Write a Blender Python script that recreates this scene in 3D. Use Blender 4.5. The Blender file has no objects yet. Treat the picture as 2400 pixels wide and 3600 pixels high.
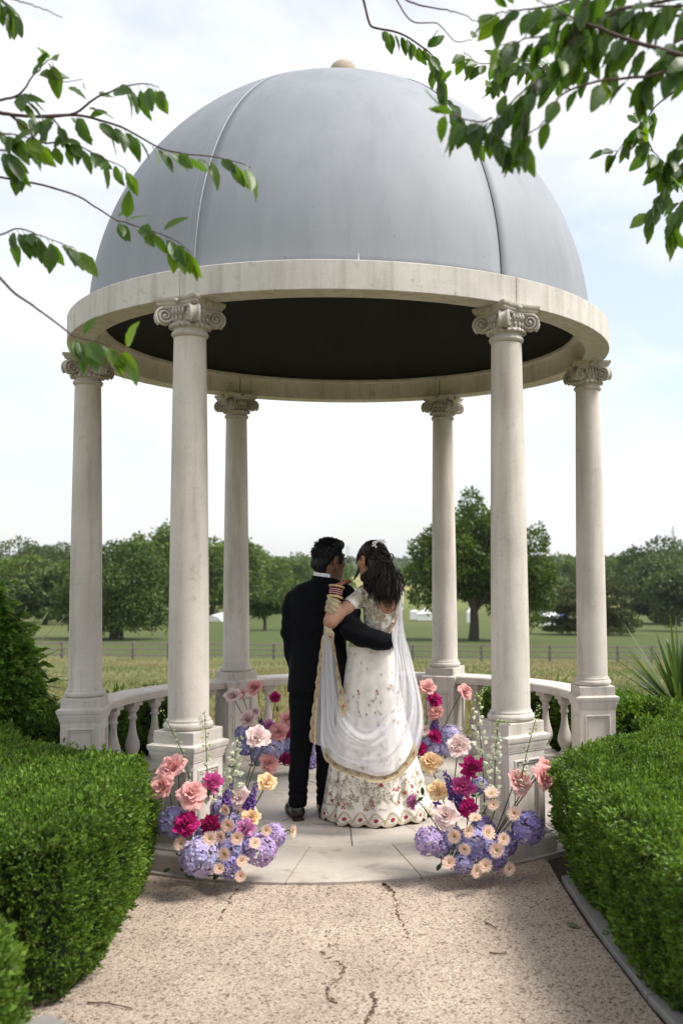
import bpy, math, random
import numpy as np
from mathutils import Vector, Matrix
rng = np.random.default_rng(7); random.seed(7)
S = bpy.context.scene; COL = S.collection
pi = math.pi; rad = math.radians

# ------------------------------------------------------------------ camera, sky, sun, exposure
EYE = 1.55
YAW, PITCH, ROLL, FPX = .0476, .0535, -.009, 3552.73
_fw = np.array([math.sin(YAW), math.cos(YAW), 0]); _r1 = np.array([math.cos(YAW), -math.sin(YAW), 0]); _zz = np.array([0, 0, 1.])
_F = _fw*math.cos(PITCH)+_zz*math.sin(PITCH); _U = -_fw*math.sin(PITCH)+_zz*math.cos(PITCH)
_R = _r1*math.cos(ROLL)+_U*math.sin(ROLL); _V = _U*math.cos(ROLL)-_r1*math.sin(ROLL)
cd = bpy.data.cameras.new('camera'); cam = bpy.data.objects.new('camera', cd); COL.objects.link(cam)
cam.matrix_world = Matrix(((_R[0], _V[0], -_F[0], 0), (_R[1], _V[1], -_F[1], 0), (_R[2], _V[2], -_F[2], EYE), (0, 0, 0, 1)))
cd.sensor_fit = 'VERTICAL'; cd.sensor_height = 36; cd.sensor_width = 24; cd.lens = FPX/100
cd.shift_x = -340.23/3600; cd.clip_start = .05; cd.clip_end = 12000
cd.dof.use_dof = True; cd.dof.focus_distance = 6.25; cd.dof.aperture_fstop = 2.5; cd.dof.aperture_blades = 9
S.camera = cam
SUN_EL, SUN_AZ = rad(54), rad(100)          # azimuth measured clockwise from +Y (away from the camera) towards +X
W = bpy.data.worlds.new('World'); S.world = W; W.use_nodes = True
nt = W.node_tree; nt.nodes.clear()
def wn(t, **k):
    n = nt.nodes.new(t)
    for a, b in k.items(): setattr(n, a, b)
    return n
L_ = nt.links.new
out = wn('ShaderNodeOutputWorld'); bg = wn('ShaderNodeBackground'); bg.inputs[1].default_value = .12
sky = wn('ShaderNodeTexSky', sky_type='NISHITA', sun_disc=False, sun_elevation=SUN_EL, sun_rotation=SUN_AZ, air_density=1.0, dust_density=1.5, ozone_density=1.0)
tc = wn('ShaderNodeTexCoord'); mp = wn('ShaderNodeMapping'); mp.inputs['Scale'].default_value = (1, 1, 2.2); mp.inputs['Location'].default_value = (.7, .2, .35)
L_(tc.outputs['Generated'], mp.inputs['Vector'])
n1 = wn('ShaderNodeTexNoise'); n1.inputs['Scale'].default_value = 2.6; n1.inputs['Detail'].default_value = 7; n1.inputs['Roughness'].default_value = .56; n1.inputs['Distortion'].default_value = .25
L_(mp.outputs[0], n1.inputs['Vector'])
cr = wn('ShaderNodeValToRGB'); cr.color_ramp.elements[0].position = .38; cr.color_ramp.elements[0].color = (.46, .46, .46, 1); cr.color_ramp.elements[1].position = .60; cr.color_ramp.elements[1].color = (1, 1, 1, 1)
L_(n1.outputs['Fac'], cr.inputs[0])
mx = wn('ShaderNodeMix', data_type='RGBA'); mx.inputs['B'].default_value = (4.5, 4.56, 4.66, 1)
L_(cr.outputs[0], mx.inputs['Factor']); L_(sky.outputs[0], mx.inputs['A']); L_(mx.outputs['Result'], bg.inputs[0]); L_(bg.outputs[0], out.inputs[0])
sd = bpy.data.lights.new('sun', 'SUN'); sun = bpy.data.objects.new('sun', sd); COL.objects.link(sun)
sd.energy = 2.7; sd.angle = rad(20); sd.color = (1, .96, .9)
sdir = Vector((math.cos(SUN_EL)*math.sin(SUN_AZ), math.cos(SUN_EL)*math.cos(SUN_AZ), math.sin(SUN_EL)))
sun.rotation_euler = sdir.to_track_quat('Z', 'Y').to_euler(); sun.location = (8, 8, 20)
S.view_settings.view_transform = 'Standard'; S.view_settings.look = 'None'; S.view_settings.exposure = 1.0; S.view_settings.gamma = 1
S.view_settings.use_curve_mapping = False
S.cycles.max_bounces = 8; S.cycles.transparent_max_bounces = 16; S.cycles.caustics_reflective = False; S.cycles.caustics_refractive = False
S.cycles.use_denoising = True

def at(px, py, Y):
    """the point at distance Y that the photograph shows at (px, py) of 2400 x 3600"""
    d = _F+_R*((px-1540.23)/FPX)-_V*((py-1800)/FPX)
    return np.array([0, 0, EYE])+d*(Y/d[1])

# ------------------------------------------------------------------ helpers
def nrm(v): return v/np.maximum(np.linalg.norm(v, axis=-1, keepdims=True), 1e-9)
def hash3(i):
    i = i.astype(np.int64); h = (i[..., 0]*374761393+i[..., 1]*668265263+i[..., 2]*2147483647+12345) & 0xffffffff
    h = ((h ^ (h >> 13))*1274126177) & 0xffffffff
    return ((h ^ (h >> 16)) & 0xffff)/65535.0
def vnoise(p):
    p = np.asarray(p, float); i = np.floor(p); f = p-i; f = f*f*(3-2*f); r = 0
    for a in (0, 1):
        for b in (0, 1):
            for c in (0, 1):
                w = (f[..., 0] if a else 1-f[..., 0])*(f[..., 1] if b else 1-f[..., 1])*(f[..., 2] if c else 1-f[..., 2])
                r = r+w*hash3(i+np.array([a, b, c]))
    return r
def fbm(p, o=3):
    r = 0; a = .5; p = np.asarray(p, float)
    for k in range(o): r = r+a*vnoise(p*2**k+k*17.3); a *= .5
    return r

def mesh(name, V, F, mat, smooth=False, cols=None, vcols=None, fmat=None):
    """F: (n,3)/(n,4) array or list of faces; cols: one colour for each face; vcols: one for each vertex"""
    me = bpy.data.meshes.new(name); V = np.asarray(V, np.float32).reshape(-1, 3)
    if isinstance(F, np.ndarray):
        n, k = F.shape; me.vertices.add(len(V)); me.vertices.foreach_set('co', V.ravel())
        me.loops.add(n*k); me.loops.foreach_set('vertex_index', F.astype(np.int32).ravel())
        me.polygons.add(n); me.polygons.foreach_set('loop_start', np.arange(0, n*k, k, dtype=np.int32))
        lens = np.full(n, k)
        me.update(calc_edges=True)
    else:
        me.from_pydata(V.tolist(), [], F); lens = np.array([len(f) for f in F])
    if smooth: me.polygons.foreach_set('use_smooth', np.ones(len(me.polygons), bool))
    if cols is not None or vcols is not None:
        ca = me.color_attributes.new('Col', 'FLOAT_COLOR', 'CORNER')
        if cols is not None: c = np.repeat(np.asarray(cols, np.float32), lens, 0)
        else:
            li = np.empty(len(me.loops), np.int32); me.loops.foreach_get('vertex_index', li); c = np.asarray(vcols, np.float32)[li]
        c = np.concatenate([c[:, :3], np.ones((len(c), 1), np.float32)], 1); ca.data.foreach_set('color', c.ravel())
    for m in (mat if isinstance(mat, (list, tuple)) else [mat]):
        if m is not None: me.materials.append(m)
    if fmat is not None: me.polygons.foreach_set('material_index', np.asarray(fmat, np.int32))
    me.validate(); me.update(); return me
def link(name, me, parent=None, M=None):
    o = bpy.data.objects.new(name, me); COL.objects.link(o)
    if parent is not None: o.parent = parent
    if M is not None: o.matrix_local = M
    return o
def ob(name, V, F, mat, parent=None, **k): return link(name, mesh(name, V, F, mat, **k), parent)
def tag(o, label, cat, group=None, kind=None):
    if label: o['label'] = label
    if cat: o['category'] = cat
    if group: o['group'] = group
    if kind: o['kind'] = kind
    return o
def empty(name, loc=(0, 0, 0), rz=0):
    o = bpy.data.objects.new(name, None); COL.objects.link(o); o.location = loc; o.rotation_euler = (0, 0, rz); o.empty_display_size = .1; return o
def rotz(a): return Matrix.Rotation(a, 4, 'Z')
def frame(d, up=(0, 0, 1)):
    """matrix whose local Z is d"""
    d = Vector(d).normalized(); x = Vector(up).cross(d)
    if x.length < 1e-4: x = Vector((1, 0, 0)).cross(d)
    x.normalize(); y = d.cross(x); return Matrix((x, y, d)).transposed().to_4x4()

class MB:
    """collects vertices and faces of one mesh"""
    def __init__(s): s.V = []; s.F = []; s.C = []; s.n = 0; s.m = []
    def add(s, V, F, col=None, mi=0):
        V = np.asarray(V, float).reshape(-1, 3); s.V.append(V)
        for f in F: s.F.append([int(i)+s.n for i in f]); s.C.append(col if col is not None else (1, 1, 1)); s.m.append(mi)
        s.n += len(V); return s
    def box(s, c, h, M=None, col=None, mi=0):
        P = np.array([[x, y, z] for x in (-1, 1) for y in (-1, 1) for z in (-1, 1)], float)*np.array(h)
        if M is not None: P = P@np.array(M)[:3, :3].T
        return s.add(P+np.array(c), [(0, 1, 3, 2), (4, 6, 7, 5), (0, 4, 5, 1), (2, 3, 7, 6), (0, 2, 6, 4), (1, 5, 7, 3)], col, mi)
    def lathe(s, prof, n=32, c=(0, 0, 0), col=None, cap=True, mi=0):
        p = np.array(prof, float); t = np.arange(n)*2*pi/n
        V = np.stack([p[:, None, 0]*np.cos(t), p[:, None, 0]*np.sin(t), p[:, None, 1]+0*t], -1).reshape(-1, 3)+np.array(c)
        F = [(i*n+j, i*n+(j+1) % n, (i+1)*n+(j+1) % n, (i+1)*n+j) for i in range(len(p)-1) for j in range(n)]
        if cap: F += [tuple(range(n))[::-1], tuple((len(p)-1)*n+j for j in range(n))]
        return s.add(V, F, col, mi)
    def loft(s, rings, closed=True, caps=True, col=None, mi=0):
        R = np.array(rings, float); m, n = R.shape[:2]; k = n if closed else n-1
        F = [(i*n+j, i*n+(j+1) % n, (i+1)*n+(j+1) % n, (i+1)*n+j) for i in range(m-1) for j in range(k)]
        if caps and closed: F += [tuple(range(n))[::-1], tuple((m-1)*n+j for j in range(n))]
        return s.add(R.reshape(-1, 3), F, col, mi)
    def tube(s, path, r, n=8, col=None, caps=True, mi=0):
        P = np.array(path, float); r = np.broadcast_to(np.asarray(r, float), (len(P),)); T = nrm(np.gradient(P, axis=0))
        a = np.array([0, 0, 1.]) if abs(T[0][2]) < .9 else np.array([1., 0, 0]); x = np.cross(a, T[0]); x /= np.linalg.norm(x); rings = []
        t = np.arange(n)*2*pi/n
        for i in range(len(P)):
            x = x-T[i]*(x@T[i]); x /= max(np.linalg.norm(x), 1e-9); y = np.cross(T[i], x)
            rings.append(P[i]+r[i]*(np.cos(t)[:, None]*x+np.sin(t)[:, None]*y))
        return s.loft(rings, True, caps, col, mi)
    def ball(s, c, r, n=10, m=7, M=None, col=None, mi=0):
        ph = np.linspace(-pi/2, pi/2, m); prof = np.stack([np.cos(ph), np.sin(ph)], 1); t = np.arange(n)*2*pi/n
        V = np.stack([prof[:, None, 0]*np.cos(t), prof[:, None, 0]*np.sin(t), prof[:, None, 1]+0*t], -1).reshape(-1, 3)*np.array(r)
        if M is not None: V = V@np.array(M)[:3, :3].T
        F = [(i*n+j, i*n+(j+1) % n, (i+1)*n+(j+1) % n, (i+1)*n+j) for i in range(m-1) for j in range(n)]
        return s.add(V+np.array(c), F, col, mi)
    def me(s, name, mat, smooth=False, usecol=False):
        return mesh(name, np.concatenate(s.V), s.F, mat, smooth, cols=np.array(s.C) if usecol else None, fmat=s.m if isinstance(mat, (list, tuple)) else None)
    def build(s, name, mat, parent=None, smooth=False, usecol=False, M=None):
        return link(name, s.me(name, mat, smooth, usecol), parent, M)
def sharpen(o, ang=35):
    me = o if isinstance(o, bpy.types.Mesh) else o.data
    me.polygons.foreach_set('use_smooth', np.ones(len(me.polygons), bool)); me.set_sharp_from_angle(angle=rad(ang)); return o
def cmr(P, n):
    """Catmull-Rom through the points, n samples"""
    P = np.array(P, float); Q = np.concatenate([[2*P[0]-P[1]], P, [2*P[-1]-P[-2]]]); u = np.linspace(0, len(P)-1-1e-9, n); i = u.astype(int); f = (u-i)[:, None]
    a, b, c, d = Q[i], Q[i+1], Q[i+2], Q[i+3]
    return .5*((2*b)+(c-a)*f+(2*a-5*b+4*c-d)*f*f+(3*b-a-3*c+d)*f**3)

# ------------------------------------------------------------------ materials
class NT:
    def __init__(s, name):
        s.m = bpy.data.materials.new(name); s.m.use_nodes = True; s.t = s.m.node_tree; s.t.nodes.clear()
        s.out = s.t.nodes.new('ShaderNodeOutputMaterial'); s.geo = None
    def n(s, t, ins=None, **k):
        n = s.t.nodes.new(t)
        for a, b in k.items(): setattr(n, a, b)
        for a, b in (ins or {}).items(): s.set(n, a, b)
        return n
    def set(s, n, a, b):
        if isinstance(b, bpy.types.NodeSocket): s.t.links.new(b, n.inputs[a])
        else: n.inputs[a].default_value = b
    def pos(s):
        if s.geo is None: s.geo = s.n('ShaderNodeNewGeometry')
        return s.geo.outputs['Position']
    def mapped(s, scale, src=None, loc=(0, 0, 0)):
        return s.n('ShaderNodeMapping', {'Vector': src or s.pos(), 'Scale': scale, 'Location': loc}).outputs[0]
    def noise(s, vec, scale, detail=3, rough=.55, dist=0):
        return s.n('ShaderNodeTexNoise', {'Vector': vec, 'Scale': scale, 'Detail': detail, 'Roughness': rough, 'Distortion': dist}).outputs['Fac']
    def ramp(s, fac, stops):
        n = s.n('ShaderNodeValToRGB', {'Fac': fac}); e = n.color_ramp.elements
        while len(e) < len(stops): e.new(.5)
        for i, (p, c) in enumerate(stops): e[i].position = p; e[i].color = (*c, 1) if len(c) == 3 else c
        return n.outputs[0]
    def mix(s, fac, a, b, mode='MIX'):
        n = s.n('ShaderNodeMix', data_type='RGBA', blend_type=mode)
        c4 = lambda v: (*v, 1) if isinstance(v, tuple) and len(v) == 3 else v
        s.set(n, 'Factor', fac); s.set(n, 'A', c4(a)); s.set(n, 'B', c4(b)); return n.outputs['Result']
    def math(s, op, a, b=0.):
        n = s.n('ShaderNodeMath', operation=op); s.set(n, 0, a); s.set(n, 1, b); return n.outputs[0]
    def attr(s): return s.n('ShaderNodeAttribute', attribute_name='Col').outputs['Color']
    def bump(s, h, strength=.3, dist=.01): return s.n('ShaderNodeBump', {'Height': h, 'Strength': strength, 'Distance': dist}).outputs[0]
    def bsdf(s, color, rough=.7, normal=None, metal=0., spec=.5, **k):
        ins = {'Base Color': (*color, 1) if isinstance(color, tuple) and len(color) == 3 else color, 'Roughness': rough, 'Metallic': metal, 'Specular IOR Level': spec}
        if normal is not None: ins['Normal'] = normal
        ins.update(k); return s.n('ShaderNodeBsdfPrincipled', ins).outputs[0]
    def surf(s, sh): s.t.links.new(sh, s.out.inputs[0]); return s.m
def plain(name, c, rough=.6, var=.12, scale=30, bumps=.0, metal=0., spec=.4):
    t = NT(name); f = t.noise(t.pos(), scale, 3)
    lo = tuple(v*(1-var) for v in c); hi = tuple(min(1, v*(1+var)) for v in c)
    col = t.ramp(f, [(.3, lo), (.7, hi)])
    return t.surf(t.bsdf(col, rough, t.bump(f, bumps, .004) if bumps else None, metal, spec))
def stone(name, base, streak=.5, moss=.35, warm=.5):
    t = NT(name); p = t.pos()
    big = t.noise(p, 2.3, 4, .6); fine = t.noise(p, 90, 3, .7); st = t.noise(t.mapped((9, 9, .8)), 1.6, 4, .6); blot = t.noise(p, 14, 4, .7, .4)
    c = t.ramp(big, [(.3, tuple(v*.86 for v in base)), (.7, tuple(min(1, v*1.1) for v in base))])
    c = t.mix(t.ramp(st, [(.45, (0, 0, 0)), (.75, (warm, warm, warm))]), c, (.36, .28, .21), 'MULTIPLY') if False else t.mix(t.math('MULTIPLY', t.ramp(st, [(.48, (0, 0, 0)), (.78, (1, 1, 1))]), streak), c, (.27, .225, .175))
    c = t.mix(t.math('MULTIPLY', t.ramp(blot, [(.60, (0, 0, 0)), (.74, (1, 1, 1))]), moss), c, (.12, .115, .09))
    c = t.mix(.5, c, t.ramp(fine, [(.3, (.78, .78, .78)), (.7, (1, 1, 1))]), 'MULTIPLY')
    h = t.math('ADD', t.math('MULTIPLY', fine, .5), blot)
    return t.surf(t.bsdf(c, .88, t.bump(h, .25, .004), spec=.25))
def leafmat(name, c1, c2, trans=.3, rough=.45, spec=.4, bright=1.6):
    """leaf: face colour times the Col attribute; some light passes through"""
    t = NT(name); a = t.attr(); f = t.noise(t.pos(), 9, 2)
    c = t.mix(f, c1, c2); c = t.mix(1.0, c, a, 'MULTIPLY')
    d = t.bsdf(c, rough, spec=spec); tr = t.n('ShaderNodeBsdfTranslucent', {'Color': t.mix(1.0, c, (bright*1.1, bright*1.15, bright*.5), 'MULTIPLY')}).outputs[0]
    return t.surf(t.n('ShaderNodeMixShader', {0: trans, 1: d, 2: tr}).outputs[0])
# ------------------------------------------------------------------ the rotunda's place and sizes
CX, CY, RC, TURN = -.3115, 7.0351, 1.736, rad(3.87)
STONE = stone('cast_stone', (.64, .585, .525), .5, .28)
STONE_B = stone('weathered_stone', (.58, .53, .47), .55, .7)
BEAM = stone('beam_stone', (.66, .62, .57), .5, .45)
ANG = {'L': 180, 'FL': 240, 'FR': 300, 'R': 0, 'BR': 60, 'BL': 120}
def polar(r, deg, z=0.): a = rad(deg)+TURN; return np.array([CX+r*math.cos(a), CY+r*math.sin(a), z])

# ground sheet: flat garden, then a field falling to the valley and hills beyond
def ground_z(x, y):
    d = np.hypot(x, y)
    z = np.interp(y, [-50, 9.6, 12, 20, 40, 62, 93, 200, 320, 700, 1100, 1700, 3000, 6000], [-.06, -.06, -.22, -.85, -2.5, -4.2, -5.15, -8.8, -10.5, -13.0, -9, -2, 4, 4])
    z = z-np.clip((y-14)/50, 0, 1)*.02*np.clip(x, -60, 60)
    w = np.clip((d-120)/300, 0, 1)
    return z+w*(fbm(np.stack([x/160, y/160, 0*x], -1), 2)-.38)*5
rr = np.concatenate([np.linspace(.5, 16, 40), np.geomspace(17, 6000, 90)]); tt = np.concatenate([np.linspace(-38, 42, 121), np.linspace(46, 318, 60)])
Rg, Tg = np.meshgrid(rr, np.radians(90-tt), indexing='ij'); Xg = Rg*np.cos(Tg); Yg = Rg*np.sin(Tg); Zg = ground_z(Xg, Yg)
m, n = Xg.shape; idx = np.arange(m*n).reshape(m, n)
F = np.stack([idx[:-1, :], idx[1:, :], np.roll(idx, -1, 1)[1:, :], np.roll(idx, -1, 1)[:-1, :]], -1).reshape(-1, 4)
t = NT('field_grass'); p = t.pos()
f1 = t.noise(t.mapped((.25, .08, .2)), 1.0, 4, .6); f2 = t.noise(t.mapped((6, 2.0, 1)), 1.0, 5, .65); f3 = t.noise(t.mapped((.012, .004, 0)), 1.0, 3, .5)
c = t.ramp(f1, [(.34, (.115, .125, .048)), (.5, (.165, .162, .072)), (.66, (.22, .195, .105))])
c = t.mix(.55, c, t.ramp(f2, [(.3, (.5, .5, .45)), (.7, (1.2, 1.2, 1.15))]), 'MULTIPLY')
sep = t.n('ShaderNodeSeparateXYZ', {0: p})
far = t.n('ShaderNodeMapRange', {0: sep.outputs['Y'], 1: 62., 2: 66.}).outputs[0]
cf = t.ramp(f3, [(.42, (.078, .100, .034)), (.6, (.125, .135, .050))])
cf = t.mix(.5, cf, t.ramp(f2, [(.3, (.6, .6, .6)), (.7, (1.15, 1.15, 1.15))]), 'MULTIPLY')
c = t.mix(far, c, cf)
far2 = t.n('ShaderNodeMapRange', {0: sep.outputs['Y'], 1: 230., 2: 300.}).outputs[0]
c = t.mix(far2, c, t.ramp(t.noise(t.mapped((.006, .0035, 0), loc=(2.2, .4, 0)), 1.0, 2, .4), [(.34, (.095, .13, .035)), (.44, (.27, .24, .09)), (.60, (.14, .16, .05))]))
GR = t.surf(t.bsdf(c, .95, t.bump(f2, .6, .05), spec=.1))
g = ob('ground', np.stack([Xg, Yg, Zg], -1), F, GR, smooth=True); g['kind'] = 'structure'

# gravel path
t = NT('resin_gravel'); p = t.mapped((1, 1, 1))
v1 = t.n('ShaderNodeTexVoronoi', {'Vector': p, 'Scale': 175.}, feature='F1'); v2 = t.n('ShaderNodeTexVoronoi', {'Vector': p, 'Scale': 95.}, feature='F1')
sepc = t.n('ShaderNodeSeparateColor', {0: v1.outputs['Color']}).outputs[0]
c = t.ramp(sepc, [(0, (.24, .19, .15)), (.16, (.40, .325, .26)), (.42, (.51, .43, .35)), (.68, (.57, .49, .405)), (.9, (.63, .555, .47)), (1, (.39, .32, .265))])
c = t.mix(t.math('GREATER_THAN', t.n('ShaderNodeSeparateColor', {0: v2.outputs['Color']}).outputs[1], .90), c, (.22, .17, .14))
c = t.mix(1.0, c, t.ramp(v1.outputs['Distance'], [(.35, (1, 1, 1)), (.75, (.6, .56, .53))]), 'MULTIPLY')
c = t.mix(.8, c, t.ramp(t.noise(t.pos(), 2.1, 4, .6), [(.3, (.78, .75, .72)), (.65, (1.06, 1.03, 1))]), 'MULTIPLY')
GRAVEL = t.surf(t.bsdf(c, .85, t.bump(v1.outputs['Distance'], -.9, .006), spec=.3))
xs = np.linspace(-2.2, 1.2, 70); ys = np.linspace(1.6, 5.9, 90); X, Y = np.meshgrid(xs, ys, indexing='ij')
rwall = lambda y: np.interp(y, [1.6, 3.46, 3.67, 3.91, 4.45, 5.0, 5.16, 5.9], [1.115, .92, .90, .885, .842, .826, .822, .82])
k = np.clip((X+2.2)/3.4, 0, 1); X = -2.2+k*(rwall(Y)+2.2)
Z = -.016+.004*(fbm(np.stack([X*1.3, Y*1.3, 0*X], -1), 2)-.4)
i = np.arange(70*90).reshape(70, 90); F = np.stack([i[:-1, :-1], i[1:, :-1], i[1:, 1:], i[:-1, 1:]], -1).reshape(-1, 4)
path = ob('gravel_path', np.stack([X, Y, Z], -1), F, GRAVEL, smooth=True); path['kind'] = 'structure'
# cracks and debris in the gravel
CR = plain('crack_dirt', (.17, .105, .075), .95, .5, 200)
def crack(pts, w, seed):
    r_ = np.random.default_rng(seed); P = cmr([atz(a, b) for a, b in pts], 60); P[:, :2] += r_.normal(0, .006, (60, 2)); b = MB()
    for q in range(59):
        if r_.random() < .45: continue
        d = P[q+1]-P[q]; L = np.linalg.norm(d); s = np.array([-d[1], d[0], 0])/max(L, 1e-6); ww = w*r_.uniform(.3, 1.2)
        A = P[q]-s*ww; B = P[q]+s*ww*.7; C = P[q+1]+s*ww*r_.uniform(.3, 1); D = P[q+1]-s*ww*r_.uniform(.3, 1); up = np.array([0, 0, .004])
        b.add([A, D, C, B, A+up, D+up, C+up, B+up], [(4, 5, 6, 7), (0, 1, 5, 4), (1, 2, 6, 5), (2, 3, 7, 6), (3, 0, 4, 7)])
    b.build('crack', CR, path)
def atz(px, py, z=-.015):
    d = _F+_R*((px-1540.23)/FPX)-_V*((py-1800)/FPX); return np.array([0, 0, EYE])+d*((z-EYE)/d[2])
crack([(1345, 3105), (1375, 3130), (1390, 3165), (1400, 3220), (1420, 3260), (1438, 3300)], .0042, 1)
crack([(1345, 3108), (1360, 3118), (1385, 3140)], .008, 2)
crack([(1140, 3270), (1160, 3320), (1130, 3345), (1180, 3380), (1215, 3405), (1190, 3440), (1150, 3475), (1155, 3510), (1180, 3525)], .0038, 3)
crack([(1310, 3490), (1318, 3530), (1300, 3570), (1285, 3600)], .0035, 4)
crack([(835, 3125), (800, 3180), (770, 3240)], .0018, 5)
TWIG = plain('twig_bark', (.10, .055, .035), .9, .3, 90)
for (a, b_, c_), lab in ((((310, 3525), (380, 3527), (465, 3545)), 'thin reddish twig lying on the gravel beside the hedge foot'), (((1705, 3242), (1725, 3252), (1745, 3266)), 'short dark twig lying on the gravel near the kerb'), (((1720, 3348), (1750, 3352), (1778, 3350)), 'little brown twig lying flat on the gravel below the short twig')):
    q = MB().tube(cmr([atz(*a, -.010), atz(*b_, -.008), atz(*c_, -.010)], 8), np.linspace(.0035, .0018, 8), 6).build('fallen_twig', TWIG); tag(q, lab, 'twig', 'twigs on the gravel')
# fallen leaf
FL_ = plain('fallen_leaf_green', (.09, .12, .06), .6, .2, 60)
P = [atz(*q, -.008) for q in ((1990, 3240), (2010, 3247), (2047, 3262), (2015, 3260), (1995, 3254))]
b = MB(); b.add(P+[(np.mean(P, 0)+np.array([0, 0, .012]))], [(0, 1, 5), (1, 2, 5), (2, 3, 5), (3, 4, 5), (4, 0, 5)]); tag(b.build('fallen_leaf', FL_), 'single green leaf lying on the gravel beside the kerb', 'leaf')

# kerb stones along the right of the path
KERB = stone('kerb_stone', (.30, .285, .265), .2, .6)
kb = [(.838, 5.12), (.872, 4.30), (.915, 3.70), (1.0, 2.95), (1.15, 1.7)]
for q in range(4):
    (x0, y0), (x1, y1) = kb[q], kb[q+1]; d = np.array([x1-x0, y1-y0]); L = np.linalg.norm(d); d /= L; s = np.array([-d[1], d[0]])
    if s[0] < 0: s = -s
    A = np.array([x0, y0])+d*.006; B = np.array([x1, y1])-d*.006; w = .068; rings = []
    for u in np.linspace(0, 1, 7):
        Cc = A+(B-A)*u; j = .006*(vnoise(np.array([u*9+q*5, q, 0.]))-.5); rings.append([[*(Cc+s*(.0+j)), -.12], [*(Cc+s*(.002+j)), -.006], [*(Cc+s*(.006+j)), -.002+j*.3], [*(Cc+s*(w-.005)), .0], [*(Cc+s*w), -.004], [*(Cc+s*w), -.12]])
    o = MB().loft(rings).build('kerb_stone', KERB); sharpen(o); tag(o, ['long grey kerb stone ending at the right front pedestal', 'mid grey kerb stone beside the fallen leaf', 'grey kerb stone with gravel heaped against it, right hedge foot', 'pale kerb stone at the bottom right corner'][q], 'kerb stone', 'kerb stones by the path')
for q, (x0, y0, x1, y1, w, lab) in enumerate([(-1.17, 3.66, -1.34, 3.44, .12, 'flat grey edging stone at the bottom left hedge foot'), (-1.36, 3.52, -1.6, 3.42, .14, 'darker edging stone partly under the lower left bush')]):
    o = MB().box((.5*(x0+x1), .5*(y0+y1), -.04), (math.hypot(x1-x0, y1-y0)/2, w/2, .035), rotz(math.atan2(y1-y0, x1-x0))).build('edging_stone', KERB); tag(o, lab, 'edging stone')

# soil under the hedges
SOIL = plain('garden_soil', (.045, .032, .022), .95, .45, 45, .6)
for nm, pts in (('soil_bed', [(-4.2, 1.4), (-1.16, 1.4), (-1.15, 5.2), (-2.6, 8.9), (-4.6, 9.3)]), ('soil_bed', [(.79, 5.45), (.79, 5.1), (.86, 4.0), (1.06, 1.4), (3.4, 1.4), (4.6, 9.3), (2.2, 9.3)])):
    o = ob(nm, [(x, y, -.030) for x, y in pts], [tuple(range(len(pts)))], SOIL); o['kind'] = 'structure'

# ------------------------------------------------------------------ paved floor of the rotunda
t = NT('york_stone'); p = t.pos(); oi = t.n('ShaderNodeObjectInfo').outputs['Random']
a_ = t.noise(p, 3.2, 5, .6); b_ = t.noise(p, 26, 4, .65); e_ = t.noise(t.mapped((1, 1, 1), loc=(4, 2, 0)), 7, 4, .6, .6)
c = t.ramp(a_, [(.3, (.40, .345, .285)), (.7, (.54, .475, .40))]); c = t.mix(t.math('MULTIPLY', oi, .55), c, (.40, .375, .345))
c = t.mix(t.ramp(e_, [(.56, (0, 0, 0)), (.72, (.55, .55, .55))]), c, (.20, .155, .115)); c = t.mix(.4, c, t.ramp(b_, [(.3, (.8, .8, .8)), (.7, (1.05, 1.05, 1.05))]), 'MULTIPLY')
SLAB = t.surf(t.bsdf(c, .72, t.bump(t.math('ADD', b_, a_), .25, .005), spec=.35))
MORT = plain('joint_mortar', (.12, .10, .085), .95, .3, 60)
fl = MB().lathe([(1.932, -.10), (1.932, -.012), (.0, -.012)], 96, (CX, CY, 0), cap=False).build('pavement', MORT); fl['kind'] = 'structure'
def sector(r0, r1, a0, a1, z0, z1, n=6, gap=.006):
    b = MB(); rings = []
    for k in range(n+1):
        u = k/n; row = []
        for r, z in ((r0+gap/2, z0), (r1-gap/2, z0), (r1-gap/2, z1-.003), (r1-gap/2-.004, z1), (r0+gap/2+.004, z1), (r0+gap/2, z1-.003)):
            g_ = gap/2/max(r, .05); A = rad(a0)+g_+(rad(a1-a0)-2*g_)*u; row.append((CX+r*math.cos(A), CY+r*math.sin(A), z))
        rings.append(row)
    return b.loft(rings)
for r0, r1, nS, off in ((1.305, 1.94, 18, 3.6), (.80, 1.305, 18, 13.9), (.34, .80, 9, 3.6)):
    for k in range(nS):
        a0 = off+k*360/nS; o = sector(r0, r1, a0, a0+360/nS, -.10, rng.uniform(-.0015, .0015)).build('paving_slab', SLAB, fl); sharpen(o, 40)
MB().lathe([(.337, -.1), (.337, -.003), (.333, 0), (0, 0)], 40, (CX, CY, 0), cap=False).build('paving_slab', SLAB, fl)

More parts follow.
